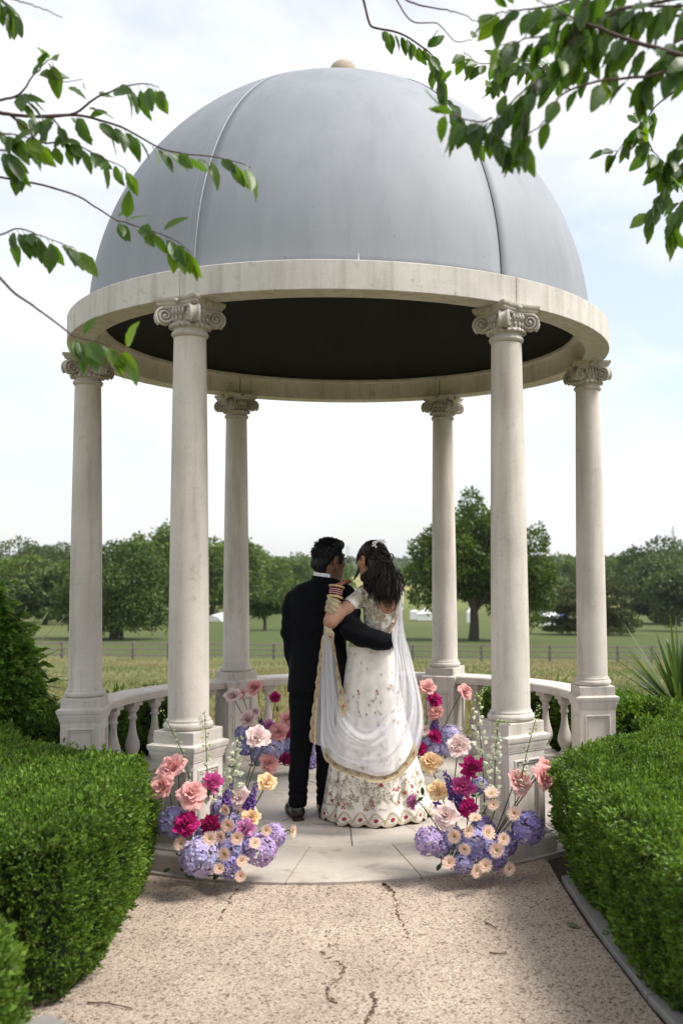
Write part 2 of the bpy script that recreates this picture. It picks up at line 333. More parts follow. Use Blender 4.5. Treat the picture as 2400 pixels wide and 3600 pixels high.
# ------------------------------------------------------------------ rotunda: pedestals, columns, balustrades, ring beam, dome
rot = empty('garden_rotunda', (CX, CY, 0)); tag(rot, 'domed stone rotunda with six ionic columns and a grey painted dome', 'rotunda')
RI = Matrix.Translation((-CX, -CY, 0))
def sqring(h, z): return [(-h, -h, z), (h, -h, z), (h, h, z), (-h, h, z)]
def panel_face(b, ax, half, z0, z1):
    """one side of the pedestal die with a sunk, moulded panel; ax = quarter turn"""
    prof = [(0, 0), (.036, 0), (.040, .006), (.047, .006), (.051, -.004), (.056, -.004), (.060, .001), (.064, -.007)]
    Rz = np.array(rotz(ax*pi/2))[:3, :3]; V = []
    for ins, dep in prof:
        x = half-ins
        for (u, w) in ((-x, z0+ins), (x, z0+ins), (x, z1-ins), (-x, z1-ins)): V.append(Rz@np.array([half+dep, u, w]))
    F = [(k*4+j, k*4+(j+1) % 4, k*4+4+(j+1) % 4, k*4+4+j) for k in range(len(prof)-1) for j in range(4)]+[tuple(len(prof)*4-4+j for j in range(4))]
    b.add(V, F)
ped = MB()
ped.loft([sqring(h, z) for h, z in ((.172, -.002), (.172, .075), (.165, .088), (.150, .098), (.150, .106), (.135, .122), (.127, .13))], caps=False)
for k in range(4): panel_face(ped, k, .127, .13, .545)
ped.loft([sqring(h, z) for h, z in ((.127, .545), (.131, .548), (.131, .556), (.134, .558), (.137, .575), (.143, .59), (.143, .600), (.147, .602), (.152, .618), (.152, .630), (.129, .640))], caps=True)
PED = sharpen(ped.me('pedestal', STONE), 30)
PLI = sharpen(MB().loft([sqring(h, z) for h, z in ((.127, .632), (.127, .698), (.124, .703))]).me('plinth_block', STONE_B), 30)
BASE = sharpen(MB().lathe([(.105, .700)]+[(.112+.019*math.cos(a), .723+.021*math.sin(a)) for a in np.linspace(-1.4, 1.3, 9)]+[(.117, .746), (.117, .752), (.112, .757), (.1085, .764), (.107, .775)], 48, cap=False).me('column_base', STONE_B), 40)
zz = np.linspace(.77, 2.80, 14); sh = [(.107-.0215*((z-.77)/2.03)**1.5, z) for z in zz]
SHAFT = sharpen(MB().lathe(sh, 56, cap=False).me('shaft', STONE), 50)
# ionic capital with four corner volutes
cp = MB(); cp.lathe([(.085, 2.79), (.094, 2.80), (.0985, 2.808), (.0985, 2.815), (.094, 2.822), (.088, 2.825), (.087, 2.838), (.099, 2.846), (.106, 2.852), (.096, 2.862), (.091, 2.875), (.091, 2.90), (.100, 2.905), (.104, 2.915), (.095, 2.922), (.097, 2.95), (.10, 2.96)], 40)
for k in range(20):
    a = k*2*pi/20; cp.ball((.104*math.cos(a), .104*math.sin(a), 2.852), (.011, .011, .013), 6, 5)
    cp.ball((.098*math.cos(a+.15), .098*math.sin(a+.15), 2.887), (.009, .009, .016), 6, 5)
def absq(h, z, dent): # square with concave sides and clipped corners
    P = []
    for k in range(4):
        for u in (-.86, -.5, 0, .5, .86):
            x = h*(1-dent*(1-(u/.86)**2)); P.append(np.array(rotz(k*pi/2))[:3, :3]@np.array([x, u*h/.86*.93, z]))
    return P
cp.loft([absq(h, z, .17) for h, z in ((.112, 2.948), (.125, 2.957), (.131, 2.966), (.131, 2.973), (.138, 2.977), (.141, 2.99), (.141, 2.997))])
for k in range(4):
    a = pi/4+k*pi/2; d = np.array([math.cos(a), math.sin(a), 0]); s = np.array([-d[1], d[0], 0]); c0 = d*.134+np.array([0, 0, 2.903])
    for sg in (-1, 1):
        q = []; rr_ = []
        for u in np.linspace(0, 1, 34):
            th = -.3*pi+u*2*pi*2.2; r = .0445*(1-u)**.85+.006; q.append(c0+s*sg*(.021+.010*u)+d*r*math.cos(th)+np.array([0, 0, 1])*r*math.sin(th)); rr_.append(.0085*(1-.45*u))
        cp.tube(q, rr_, 7); cp.ball(c0+s*sg*.030, (.010, .010, .010), 8, 6)
        # band running from the volute back under the abacus
        cp.tube(cmr([c0+s*sg*.02+np.array([0, 0, .043]), c0+s*sg*.035-d*.03+np.array([0, 0, .046]), s*sg*.072+d*.060+np.array([0, 0, 2.944])], 8), .009, 6)
    M = np.stack([d, np.array([0, 0, 1.]), s], 1); cyl = MB(); cyl.lathe([(.041, -.019), (.047, -.015), (.043, 0), (.047, .015), (.041, .019)], 22)
    for V_, in zip(cyl.V): cp.add(V_@M.T+c0, cyl.F)
    e = np.array([math.cos(a+pi/4), math.sin(a+pi/4), 0]); se = np.array([-e[1], e[0], 0])
    for u in (-.032, -.011, .011, .032): cp.ball(e*.104+se*u+np.array([0, 0, 2.926]), (.010, .010, .019), 6, 5)
    cp.ball(e*.118+np.array([0, 0, 2.975]), (.016, .016, .013), 8, 6)
CAP = sharpen(cp.me('capital', stone('capital_stone', (.52, .48, .43), .5, 1.0)), 50)
for k, A in ANG.items():
    M = RI.inverted(); P = polar(RC, A); Mx = RI@Matrix.Translation(P)@rotz(rad(A)+TURN)
    o = link('pedestal', PED, rot, Mx); link('plinth_block', PLI, o)
    c_ = link('column', SHAFT, rot, Mx); link('column_base', BASE, c_); link('capital', CAP, c_)
# balustrades
rail_prof = [(-.100, .575), (.100, .575), (.104, .590), (.112, .597), (.112, .610), (.118, .616), (.118, .630), (.110, .638), (-.110, .638), (-.118, .630), (-.118, .616), (-.112, .610), (-.112, .597), (-.104, .590)]
base_prof = [(-.098, -.002), (.098, -.002), (.098, .085), (.088, .098), (-.088, .098), (-.098, .085)]
def sweep(prof, a0, a1, n): return [[(*polar(RC+x, A)[:2], z) for x, z in prof] for A in np.linspace(a0, a1, n)]
bal = MB(); bal.loft([sqring(.052, .096), sqring(.052, .118)]); bal.loft([sqring(.052, .535), sqring(.052, .577)])
bal.lathe([(.030, .116), (.044, .121), (.046, .130), (.043, .140), (.030, .148), (.026, .160), (.029, .172), (.044, .195), (.053, .225), (.054, .245), (.048, .275), (.036, .315), (.028, .355), (.024, .395), (.023, .425), (.025, .432), (.034, .438), (.035, .448), (.027, .456), (.026, .480), (.034, .492), (.044, .502), (.047, .512), (.047, .525), (.040, .537)], 24)
BAL = sharpen(bal.me('baluster', STONE_B), 35)
for a0, a1 in ((60, 120), (120, 180), (0, 60)):
    g0 = math.degrees(.127/RC)
    o = MB().loft(sweep(rail_prof, a0+g0*.9, a1-g0*.9, 18)).build('balustrade', STONE, rot, M=RI); sharpen(o, 30)
    q = MB().loft(sweep(base_prof, a0+g0, a1-g0, 18)).build('base_course', STONE, o); sharpen(q, 30)
    for k in range(6):
        A = a0+g0+(a1-a0-2*g0)*(k+.62)/6.24; link('baluster', BAL, o, Matrix.Translation(polar(RC, A))@rotz(rad(A)+TURN))
# ring beam in six segments, joints above the columns
zb, zt_ = 2.995, 3.153
for k in range(6):
    a0, a1 = k*60+.12, k*60+59.88
    prof = [(1.665, zb), (1.823, zb), (1.826, zb+.003), (1.826, zt_-.003), (1.823, zt_), (1.60, zt_), (1.60, zt_-.02), (1.665, zt_-.02)]
    rg = [[(*polar(r, A)[:2], z) for r, z in prof] for A in np.linspace(a0, a1, 25)]
    sharpen(MB().loft(rg).build('beam_segment', BEAM, rot, M=RI), 30)
    Aj = k*60; rg = [[(*polar(r, A)[:2], z) for r, z in ((1.668, zb+.003), (1.8235, zb+.003), (1.8235, zt_-.002), (1.668, zt_-.002))] for A in (Aj-.125, Aj+.125)]
    MB().loft(rg).build('joint_filler', plain('lime_mortar', (.50, .46, .36) if k not in (1, 2) else (.05, .05, .03), .95, .5, 120) if k < 3 else bpy.data.materials['lime_mortar'], rot, M=RI)
# dome
t = NT('dome_paint'); p = t.pos(); a_ = t.noise(t.mapped((1, 1, .35)), 2.2, 4, .6); b_ = t.noise(t.mapped((5, 5, .6)), 1.5, 4, .6); d_ = t.noise(p, 38, 2, .5); e_ = t.noise(p, 150, 2)
c = t.ramp(a_, [(.3, (.235, .252, .28)), (.7, (.29, .308, .335))]); c = t.mix(t.ramp(b_, [(.5, (0, 0, 0)), (.8, (.45, .45, .45))]), c, (.18, .195, .22))
c = t.mix(t.ramp(d_, [(.72, (0, 0, 0)), (.75, (1, 1, 1))]), c, (.20, .21, .235))
DOME = t.surf(t.bsdf(c, .65, t.bump(t.math('ADD', a_, t.math('MULTIPLY', e_, .06)), .12, .02), spec=.5))
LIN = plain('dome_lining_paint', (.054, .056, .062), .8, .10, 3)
RD, HD, Z0 = 1.70, 1.76, zt_-.012
ph = np.linspace(0, pi/2, 36)
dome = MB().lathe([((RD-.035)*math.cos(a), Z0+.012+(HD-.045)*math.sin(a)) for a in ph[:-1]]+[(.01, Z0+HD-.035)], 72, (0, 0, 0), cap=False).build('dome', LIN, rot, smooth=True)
for k in range(6):
    rg = []
    for a in ph[:-1]:
        row = []
        r0 = RD*math.cos(a); gp = min(.0022/max(r0, .03), .1)
        for u in np.linspace(0, 1, 25):
            A = rad(k*60)+TURN+gp+(pi/3-2*gp)*u; row.append((r0*math.cos(A), r0*math.sin(A), Z0+HD*math.sin(a)))
        rg.append(row)
    o = MB().loft(rg, closed=False).build('dome_panel', DOME, dome, smooth=True)
    md = o.modifiers.new('thickness', 'SOLIDIFY'); md.thickness = .012; md.offset = -1
SEAL = plain('seam_sealant', (.42, .45, .48), .6, .08, 40); DARK = plain('seam_gap', (.02, .022, .026), .9, .2, 40)
for k in range(6):
    A = rad(k*60)+TURN
    P = [((RD+.001)*math.cos(a)*math.cos(A), (RD+.001)*math.cos(a)*math.sin(A), Z0+(HD+.001)*math.sin(a)) for a in np.linspace(.0, 1.50, 44)]
    if k == 4:   # the panel joint seen at the left: a pale raised strip
        rg = []
        for a in np.linspace(0.005, 1.49, 50):
            row = []
            for w, h in ((-.003, -.002), (-.0022, .004), (.0022, .004), (.003, -.002)):
                r_ = (RD+h)*math.cos(a); row.append((r_*math.cos(A)-w*math.sin(A), r_*math.sin(A)+w*math.cos(A), Z0+(HD+h)*math.sin(a)))
            rg.append(row)
        sharpen(MB().loft(rg).build('seam_strip', SEAL, dome), 30)
        rg = []
        for a in np.linspace(0.005, 1.49, 50):
            row = []
            for w, h in ((-.045, -.001), (-.042, .0015), (-.006, .0015), (-.004, -.001)):
                r_ = (RD+h)*math.cos(a); row.append((r_*math.cos(A)-w*math.sin(A), r_*math.sin(A)+w*math.cos(A), Z0+(HD+h)*math.sin(a)))
            rg.append(row)
        sharpen(MB().loft(rg).build('cover_strip', DOME, dome), 30)
    else:
        MB().tube(P, .0024, 6).build('seam_strip', DARK, dome)
A = rad(275.1); rg = []
for z in np.linspace(.0, .085, 6): r_ = RD*math.cos(math.asin(z/HD))+.0015; rg.append([(r_*math.cos(A+w), r_*math.sin(A+w), Z0+z) for w in (-.0018*(1.3-z*8), .0018*(1.3-z*8))])
MB().loft(rg, closed=False).build('paint_drip', plain('white_drip', (.75, .76, .76), .6, .1), dome)
MB().lathe([(.10, Z0+HD-.03), (.10, 4.945)]+[(.104*math.cos(a), 5.045+.104*math.sin(a)) for a in np.linspace(-.9, 1.5, 12)]+[(.001, 5.163)], 32, cap=False).build('finial', stone('finial_stone', (.47, .40, .31), .3, .7), dome, smooth=True)
# ------------------------------------------------------------------ hedges
BOX = leafmat('box_leaf', (.070, .135, .022), (.108, .175, .028), .26, .5, .3)
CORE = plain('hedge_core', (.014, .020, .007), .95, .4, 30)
def leaf_quads(P, D, U, ln, wd, fold=.25):
    """diamond leaf quads at P pointing along D, width direction U"""
    N = nrm(np.cross(D, U)); U = nrm(np.cross(N, D)); ln = np.asarray(ln)[:, None]; wd = np.asarray(wd)[:, None]
    a = P; b = P+D*ln*.45+U*wd*.5+N*wd*fold; c = P+D*ln; d = P+D*ln*.45-U*wd*.5+N*wd*fold
    V = np.stack([a, b, c, d], 1).reshape(-1, 3); n = len(P); return V, np.arange(4*n).reshape(n, 4)
def rdir(n): return nrm(rng.normal(size=(n, 3)))
def in_poly(pts, poly):
    x, y = pts[:, 0], pts[:, 1]; r = np.zeros(len(pts), bool); q = np.array(poly); j = len(q)-1
    for i in range(len(q)):
        xi, yi = q[i]; xj, yj = q[j]; cnd = ((yi > y) != (yj > y)) & (x < (xj-xi)*(y-yi)/(yj-yi+1e-12)+xi); r ^= cnd; j = i
    return r
def sprigs(name, P, N, size, parent, mat, k=6, tone=None, up=.45, spread=.8):
    """leafy shoots at the points P with outward directions N"""
    n = len(P); ax = nrm(N+np.array([0, 0, up])+rng.normal(0, .35, (n, 3))); size = np.broadcast_to(size, (n,))*rng.uniform(.8, 1.25, n); lg = rng.random(n) < .035; size = np.where(lg, size*1.35, size); P = P+ax*np.where(lg, size*1.1, 0)[:, None]
    base = rng.uniform(.55, 1.35, n); 
    if tone is not None: base = base*tone
    yel = rng.uniform(0, 1, n)+1.0*(rng.random(n) < .01)+.6*lg; Vs = []; Fs = []; Cs = []; off = 0
    for j in range(k):
        u = j/max(k-1, 1); d = nrm(ax*(.35+.9*u)+rdir(n)*spread*(1.1-.45*u)); p = P+ax*(size*1.3*(u-.35))[:, None]
        V, F = leaf_quads(p, d, rdir(n), size*rng.uniform(.8, 1.15, n), size*rng.uniform(.42, .58, n)); Vs.append(V); Fs.append(F+off); off += len(V)
        b = base*(.85+.35*u)*rng.uniform(.85, 1.15, n); Cs.append(np.stack([b*(1+.22*u*yel), b*(1+.14*u), b*(1-.2*u*yel)], 1))
    o = ob(name, np.concatenate(Vs), np.concatenate(Fs), mat, parent, cols=np.concatenate(Cs)); o['kind'] = 'stuff'; return o
def hedge(name, label, poly, h, dens, leaf, z0=-.04, tone=None, cut=0.03, seed=0, bulge=.03, maxy=99, slope=None, sag=0.):
    poly = np.array(poly, float); A2 = 0
    for i in range(len(poly)): a, b = poly[i], poly[(i+1) % len(poly)]; A2 += a[0]*b[1]-a[1]*b[0]
    if A2 < 0: poly = poly[::-1]
    hh = (lambda x, y: h+0*x) if slope is None else slope
    mn, mxx = poly.min(0), poly.max(0); area = abs(A2)/2
    n = int(area*dens*(mxx-mn).prod()/area); q = rng.uniform(mn, mxx, (n, 2)); q = q[in_poly(q, poly)]
    bump = lambda p: (fbm(p*2.3+seed, 3)-.44)*.11+(fbm(p*9+seed, 2)-.37)*.075-.05*np.clip((fbm(p*6.5+seed+40, 2)-.50)*7, 0, 1)
    p3 = np.concatenate([q, np.zeros((len(q), 1))], 1); p3[:, 2] = hh(q[:, 0], q[:, 1])+bump(p3)-rng.uniform(0, .035, len(q))
    # round the top towards its rim
    dist = np.full(len(q), 9.); 
    for i in range(len(poly)):
        a, b = poly[i], poly[(i+1) % len(poly)]; ab = b-a; u = np.clip(((q-a)@ab)/(ab@ab), 0, 1); dist = np.minimum(dist, np.linalg.norm(q-a-u[:, None]*ab, axis=1))
    p3[:, 2] -= .028*np.clip(1-dist/.07, 0, 1)**2
    Ps = [p3]; Ns = [np.tile([0, 0, 1.], (len(q), 1))]
    for i in range(len(poly)):
        a, b = poly[i], poly[(i+1) % len(poly)]; L = np.linalg.norm(b-a); nn = np.array([(b-a)[1], -(b-a)[0]])/L
        if (a+b)[1]/2 > maxy: continue
        n = int(L*h*dens*.85); u = rng.uniform(0, 1, n); w = rng.uniform(0, 1, n)**.9; xy = a+(b-a)*u[:, None]; hz = hh(xy[:, 0], xy[:, 1])
        p = np.concatenate([xy, (z0+.02+w*(hz-z0-.03))[:, None]], 1); dsp = bulge*np.sin(w*pi)+sag*(np.clip(w, 0, .85)-.25)+bump(p*1.0+3.1)*1.3-rng.uniform(0, .035, n)-.03*np.clip((w-.92)/.08, 0, 1)**2-.05*np.clip((.14-w)/.14, 0, 1)
        p[:, :2] += nn*dsp[:, None]; Ps.append(p); Ns.append(np.tile([*nn, .1], (n, 1)))
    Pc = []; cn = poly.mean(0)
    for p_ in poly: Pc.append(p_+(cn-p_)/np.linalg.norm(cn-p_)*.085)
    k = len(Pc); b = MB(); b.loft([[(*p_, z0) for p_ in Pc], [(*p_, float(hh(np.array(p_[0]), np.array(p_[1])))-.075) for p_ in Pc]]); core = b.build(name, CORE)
    tag(core, label, 'hedge')
    P = np.concatenate(Ps); N = np.concatenate(Ns); tn_ = (.72+.62*fbm(P*3.1+seed, 3))*(1-.25*(vnoise(P*16+seed) > .78)); tn_ = tn_ if tone is None else tn_*tone(P); sprigs('foliage', P, N, leaf, core, BOX, tone=tn_); return core
hedge('box_hedge', 'clipped box hedge on the left filling the space before the left pedestals',
      [(-1.22, 5.22), (-1.15, 4.6), (-1.125, 4.1), (-1.17, 3.80), (-1.30, 3.72), (-2.55, 3.72), (-3.3, 6.9), (-2.6, 7.3), (-2.32, 6.55), (-1.78, 5.82)], .59, 7000, .0165, seed=1, maxy=6.6, slope=lambda x, y: .60-.085*np.clip((-x-1.35)/1.0, 0, 1)-.05*np.clip((y-5.6)/1.2, 0, 1))
hedge('box_hedge', 'clipped box hedge on the right running behind the kerb',
      [(.865, 5.12), (.885, 4.5), (.91, 3.9), (.965, 3.4), (1.06, 2.75), (2.6, 2.6), (3.2, 6.9), (1.95, 6.75), (1.28, 6.02)], .565, 7000, .016, seed=2, maxy=6.6, sag=.07, slope=lambda x, y: .575-.05*np.clip((x-.95)/1.0, 0, 1)-.05*np.clip((y-5.4)/1.2, 0, 1))
hedge('box_hedge', 'brownish box hedge beyond the right pedestal below the spiky plant', [(1.78, 6.9), (3.4, 7.0), (3.6, 8.5), (1.75, 8.3)], .40, 3000, .024, seed=3, tone=lambda P: .8+.5*(vnoise(P*4) > .62), maxy=7.2)
hedge('box_hedge', 'low box hedge beyond the left pedestal below the conifer', [(-2.35, 7.15), (-2.30, 8.1), (-3.6, 8.6), (-3.7, 7.2)], .34, 3000, .024, seed=4, maxy=9)
hedge('box_hedge', 'out of focus box bush at the bottom left corner', [(-1.125, 3.12), (-1.10, 2.2), (-2.2, 2.0), (-2.2, 3.25), (-1.25, 3.22)], .49, 5200, .022, seed=5)
def arc_hedge(a0, a1, r0, r1, h, label, sd):
    A = np.linspace(a0, a1, 6); poly = [polar(r1, a)[:2] for a in A]+[polar(r0, a)[:2] for a in A[::-1]]; hedge('box_shrub', label, poly, h, 2600, .026, seed=sd, bulge=.05)
arc_hedge(127, 172, 1.98, 2.45, .50, 'leafy box shrub behind the left balustrade', 6)
arc_hedge(10, 52, 1.98, 2.45, .52, 'leafy box shrub behind the right balustrade', 7)
# small white petal on the right hedge
b = MB(); b.ball(at(2290, 2836, 4.35)+np.array([0, 0, .012]), (.018, .014, .008), 10, 6); tag(b.build('petal', plain('petal_white', (.75, .68, .60), .6)), 'single pale petal lying on top of the right hedge', 'petal')

# yew-like conifer on the left
YEW = leafmat('conifer_leaf', (.022, .060, .014), (.075, .115, .018), .2, .5, .3)
def conifer():
    o = MB().tube([(-2.90, 7.45, -.1), (-2.90, 7.45, .6), (-2.88, 7.5, 1.2)], (.07, .05, .02), 8).build('conifer_shrub', TWIG); tag(o, 'dark feathery conifer shrub at the left edge', 'conifer')
    n = 11000; u = rng.uniform(0, 1, n); th = rng.uniform(0, 2*pi, n); z = -.05+1.50*u; R = .37*np.clip(np.sin(np.clip(u*.93+.18, 0, 1)*pi)**.55, .05, 1)*(1+.25*(vnoise(np.stack([np.cos(th)*2.2, np.sin(th)*2.2, z*4], -1))-.5)); R *= rng.uniform(.72, 1.0, n)
    P = np.stack([-2.90+R*np.cos(th), 7.45+R*np.sin(th), z], 1); N = np.stack([np.cos(th), np.sin(th), 0*th-.15], 1)
    sprigs('foliage', P, N, .048, o, YEW, 8, tone=1.0+1.9*vnoise(P*8), up=-.05, spread=.5)
conifer()
# strap-leaved plants
def spiky(name, label, c, n, L, w, spread, mat, elev, seed, az=(0, 2*pi)):
    r_ = np.random.default_rng(seed); root = MB().lathe([(.05, -.2), (.06, 0), (.02, .12)], 10, c).build(name, TWIG); tag(root, label, 'plant')
    for k in range(n):
        a = r_.uniform(*az); e = r_.uniform(*elev); l = L*r_.uniform(.7, 1.08); d = np.array([math.cos(a)*math.cos(e), math.sin(a)*math.cos(e), math.sin(e)]); s = np.array([-math.sin(a), math.cos(a), 0]); up = np.cross(d, s)*-1
        dr = r_.uniform(.05, .35)*spread; b = MB(); rows = []
        for u in np.linspace(0, 1, 8):
            p = np.array(c)+np.array([0, 0, .03])+d*l*u+np.array([0, 0, -1])*dr*l*u**2.4; ww = w*(.55+.9*u)*(1-u**2.2)+.0008
            rows.append([p-s*ww, p+np.array([0, 0, -1])*ww*.35, p+s*ww])
        v = r_.uniform(.7, 1.3); b.loft(rows, closed=False, col=(v*r_.uniform(.85, 1.2), v, v*r_.uniform(.75, 1.1)))
        b.build('leaf', mat, root, smooth=True, usecol=True)
CORD = leafmat('strap_leaf', (.055, .098, .036), (.092, .138, .052), .25, .4, .5)
YUC = leafmat('yucca_leaf', (.17, .20, .10), (.25, .27, .14), .3, .45, .4)
spiky('spiky_plant', 'large spiky strap-leaved plant at the right edge behind the hedge', (2.40, 8.4, .25), 170, .92, .017, 1.0, CORD, (rad(8), rad(82)), 3)
spiky('yucca_plant', 'pale spiky yucca sticking out behind the dark conifer', (-2.95, 8.0, .68), 60, .80, .020, .6, YUC, (rad(-25), rad(70)), 5)
o = MB().tube([(3.02, 8.2, -.1), (3.0, 8.2, .5), (2.98, 8.25, 1.0)], (.03, .022, .01), 7).build('leafy_shrub', TWIG); tag(o, 'leafy shrub at the far right edge beside the spiky plant', 'shrub')
n = 2500; q = rdir(n)*rng.uniform(.5, 1, (n, 1))**.5*np.array([.34, .34, .48])+np.array([3.02, 8.2, .52]); sprigs('foliage', q, nrm(q-np.array([3.02, 8.2, .4])), .035, o, YEW, 6, tone=.9+.6*rng.random(n))

# ------------------------------------------------------------------ trees
BARK = plain('tree_bark', (.07, .055, .042), .95, .35, 6, .5)
TM = {'oak': leafmat('oak_leaves', (.048, .095, .012), (.095, .145, .018), .22, .5, .25), 'dark': leafmat('dark_leaves', (.036, .070, .014), (.068, .108, .022), .18, .5, .25),
      'lime': leafmat('lime_leaves', (.068, .115, .020), (.105, .155, .028), .22, .5, .25), 'grey': leafmat('greygreen_leaves', (.062, .092, .038), (.10, .135, .058), .22, .55, .2), 'cedar': leafmat('cedar_leaves', (.034, .055, .018), (.07, .082, .022), .12, .6, .2)}
def tree(name, label, x, y, top, wid, kind, lobes, n, leaf, base=None, group=None, trunk_r=None, zlow=.25, seed=0, flat=1.0, trunk_top=.55, drop=0):
    r_ = np.random.default_rng(seed+11); z0 = float(ground_z(np.array(x, float), np.array(y, float))) if base is None else base; H = top-z0; tr = trunk_r or wid*.055
    cz_ = z0+H*(zlow+(1-zlow)*.5); hz = H*(1-zlow)*.5
    if isinstance(lobes, int):
        L = []
        for k in range(lobes):
            d = r_.normal(size=3); d /= np.linalg.norm(d); q = r_.uniform(.35, .72); L.append((x+d[0]*wid*q, y+d[1]*wid*q*.8, cz_+d[2]*hz*q*flat, wid*r_.uniform(.30, .46), hz*r_.uniform(.26, .42)))
        L.append((x, y, cz_, wid*.6, hz*.6))
    else: L = [(x+a*wid, y+(r_.uniform(-.35, .35))*wid, z0+b*H, wid*c_, H*d_) for a, b, c_, d_ in lobes]
    L = np.array(L); b = MB(); tt_ = z0+H*trunk_top
    b.tube(cmr([(x, y, z0-.4), (x+.02*wid, y, z0+.15*H), (x-.02*wid, y, tt_)], 7), np.linspace(tr*1.35, tr*.55, 7), 9)
    for k in range(min(len(L), 9)):
        zs = z0+H*r_.uniform(max(zlow*.6, .10), trunk_top*.85); e = L[k][:3]; b.tube(cmr([(x, y, zs), ((x+e[0])/2, (y+e[1])/2, (zs+e[2])/2+.02*H), e], 6), np.linspace(tr*.5, tr*.12, 6), 6)
    root = empty(name, (x, y, z0)); tag(root, label, 'tree', group); Mi = Matrix.Translation((-x, -y, -z0)); b.build('trunk', BARK, root, smooth=True, M=Mi)
    w = L[:, 3]**2*L[:, 4]**.6; pick = r_.choice(len(L), n, p=w/w.sum()); d = nrm(r_.normal(size=(n, 3))); d[:, 2] = np.where(d[:, 2] < -.3, d[:, 2]*r_.uniform(.2, 1, n), d[:, 2])
    rr_ = r_.uniform(.55, 1, n)**.5*(1+.35*(vnoise(d*2.7+pick[:, None]*7.7)-.5)); P = L[pick, :3]+d*rr_[:, None]*np.stack([L[pick, 3], L[pick, 3], L[pick, 4]], 1)
    P += r_.normal(0, leaf*.4, (n, 3)); P[:, 2] -= drop*r_.random(n)**2*H*.1
    D_ = nrm(d*.5+r_.normal(0, .6, (n, 3))-np.array([0, 0, .25])); V, Fq = leaf_quads(P, D_, nrm(r_.normal(size=(n, 3))), leaf*r_.uniform(.7, 1.4, n), leaf*r_.uniform(.6, 1.1, n), .2)
    tone = (.55+.9*vnoise(P/(wid*.22)+seed*3.3))*r_.uniform(.75, 1.25, n); cols = np.stack([tone*r_.uniform(.9, 1.15, n), tone, tone*.95], 1)
    o = ob('crown', V, Fq, TM[kind], root, cols=cols); o.matrix_local = Mi; return root
# the broad tree on the right
tree('field_tree', 'broad spreading tree on the right standing just beyond the fence', 7.5, 93, 8.4, 6.6, 'oak',
     [(-.02, .93, .16, .10), (.10, .84, .24, .09), (-.22, .80, .20, .09), (.28, .80, .20, .08), (-.45, .70, .26, .10), (-.68, .62, .22, .09), (.50, .70, .24, .10), (.80, .66, .24, .10), (-.05, .66, .34, .10), (-.72, .46, .26, .10), (-.42, .50, .34, .11), (.05, .48, .42, .12), (.48, .50, .36, .12), (.86, .46, .30, .12), (-.70, .32, .20, .06), (.92, .30, .24, .09), (.6, .30, .34, .09), (.2, .32, .30, .07), (.82, .18, .15, .07), (-.55, .26, .12, .05), (.97, .77, .08, .04), (.35, .22, .10, .04), (.02, .74, .34, .11), (.15, .60, .45, .12), (-.25, .62, .35, .11), (.35, .38, .45, .12), (-.2, .38, .4, .09)],
     44000, .26, base=-5.45, trunk_r=.42, trunk_top=.45, seed=1, drop=.5)
tree('field_tree', 'dense dark rounded tree between the two left columns', -24.0, 90, 4.25, 5.0, 'dark',
     [(-.1, .86, .42, .12), (.25, .84, .40, .12), (-.5, .78, .40, .13), (.55, .72, .38, .14), (0, .62, .7, .16), (.66, .52, .34, .14), (-.6, .5, .5, .16), (.3, .42, .6, .14), (.75, .33, .3, .12), (-.2, .34, .6, .10), (.55, .24, .34, .08), (-.7, .28, .4, .09), (.1, .22, .6, .09), (.75, .20, .25, .06), (-.5, .18, .4, .07)], 20000, .22, base=-4.75, trunk_r=.55, zlow=.1, trunk_top=.5, seed=2, drop=.8)
for i, (px, py, Y, wd, n, lab) in enumerate([(556, 1872, 150, 6.2, 9000, 'tallest lime of the receding row, behind the left front column'), (640, 1880, 172, 6.2, 7000, 'lime tree of the row filling the view right of the left front column'), (745, 1893, 195, 6.4, 7000, 'lime tree of the row just left of the thin back left column'), (850, 1908, 225, 6.4, 7000, 'lime tree of the row behind the back left column'), (925, 1938, 255, 6.6, 6500, 'rounded lime tree right of the back left column'), (985, 1952, 290, 6.6, 6000, 'lime tree of the row above the small dark tree'), (1045, 1966, 330, 7, 5500, 'lime tree of the row beside the man’s shoulder'), (1105, 1972, 375, 7, 5000, 'far lime tree behind the man’s head'), (1180, 1982, 425, 8, 4500, 'farthest low lime tree seen between the heads')]):
    p = at(px, py, Y); tree('avenue_tree', lab, p[0], Y, p[2]+2.2, wd*1.35, 'lime', 16, int(n*1.4), .35+Y*.0012, group='receding row of lime trees', zlow=-.02, trunk_top=.4, seed=20+i)
for i, (px, py, Y, wd, kind, n, zl, lab) in enumerate([(140, 1905, 230, 9.0, 'grey', 9000, .2, 'pale domed tree with sky showing through its crown, far left'), (20, 1985, 215, 8, 'grey', 6000, .1, 'low greyish tree at the far left edge'), (240, 1990, 160, 5.0, 'lime', 7000, .08, 'rounded mid green tree hugging the left column'), (160, 2040, 140, 4.2, 'dark', 6000, .08, 'dark bushy tree left of the left column'), (60, 2065, 150, 4.5, 'grey', 5000, .05, 'low bush under the pale domed tree'), (95, 1965, 190, 6.5, 'lime', 6000, .1, 'green tree in front of the pale domed tree')]):
    p = at(px, py, Y); tree('parkland_tree', lab, p[0], Y, p[2]+1.6, wd*1.2, kind, 15, int(n*1.3), .34+Y*.001, group='parkland trees on the left', zlow=zl*.4-.03, seed=50+i)
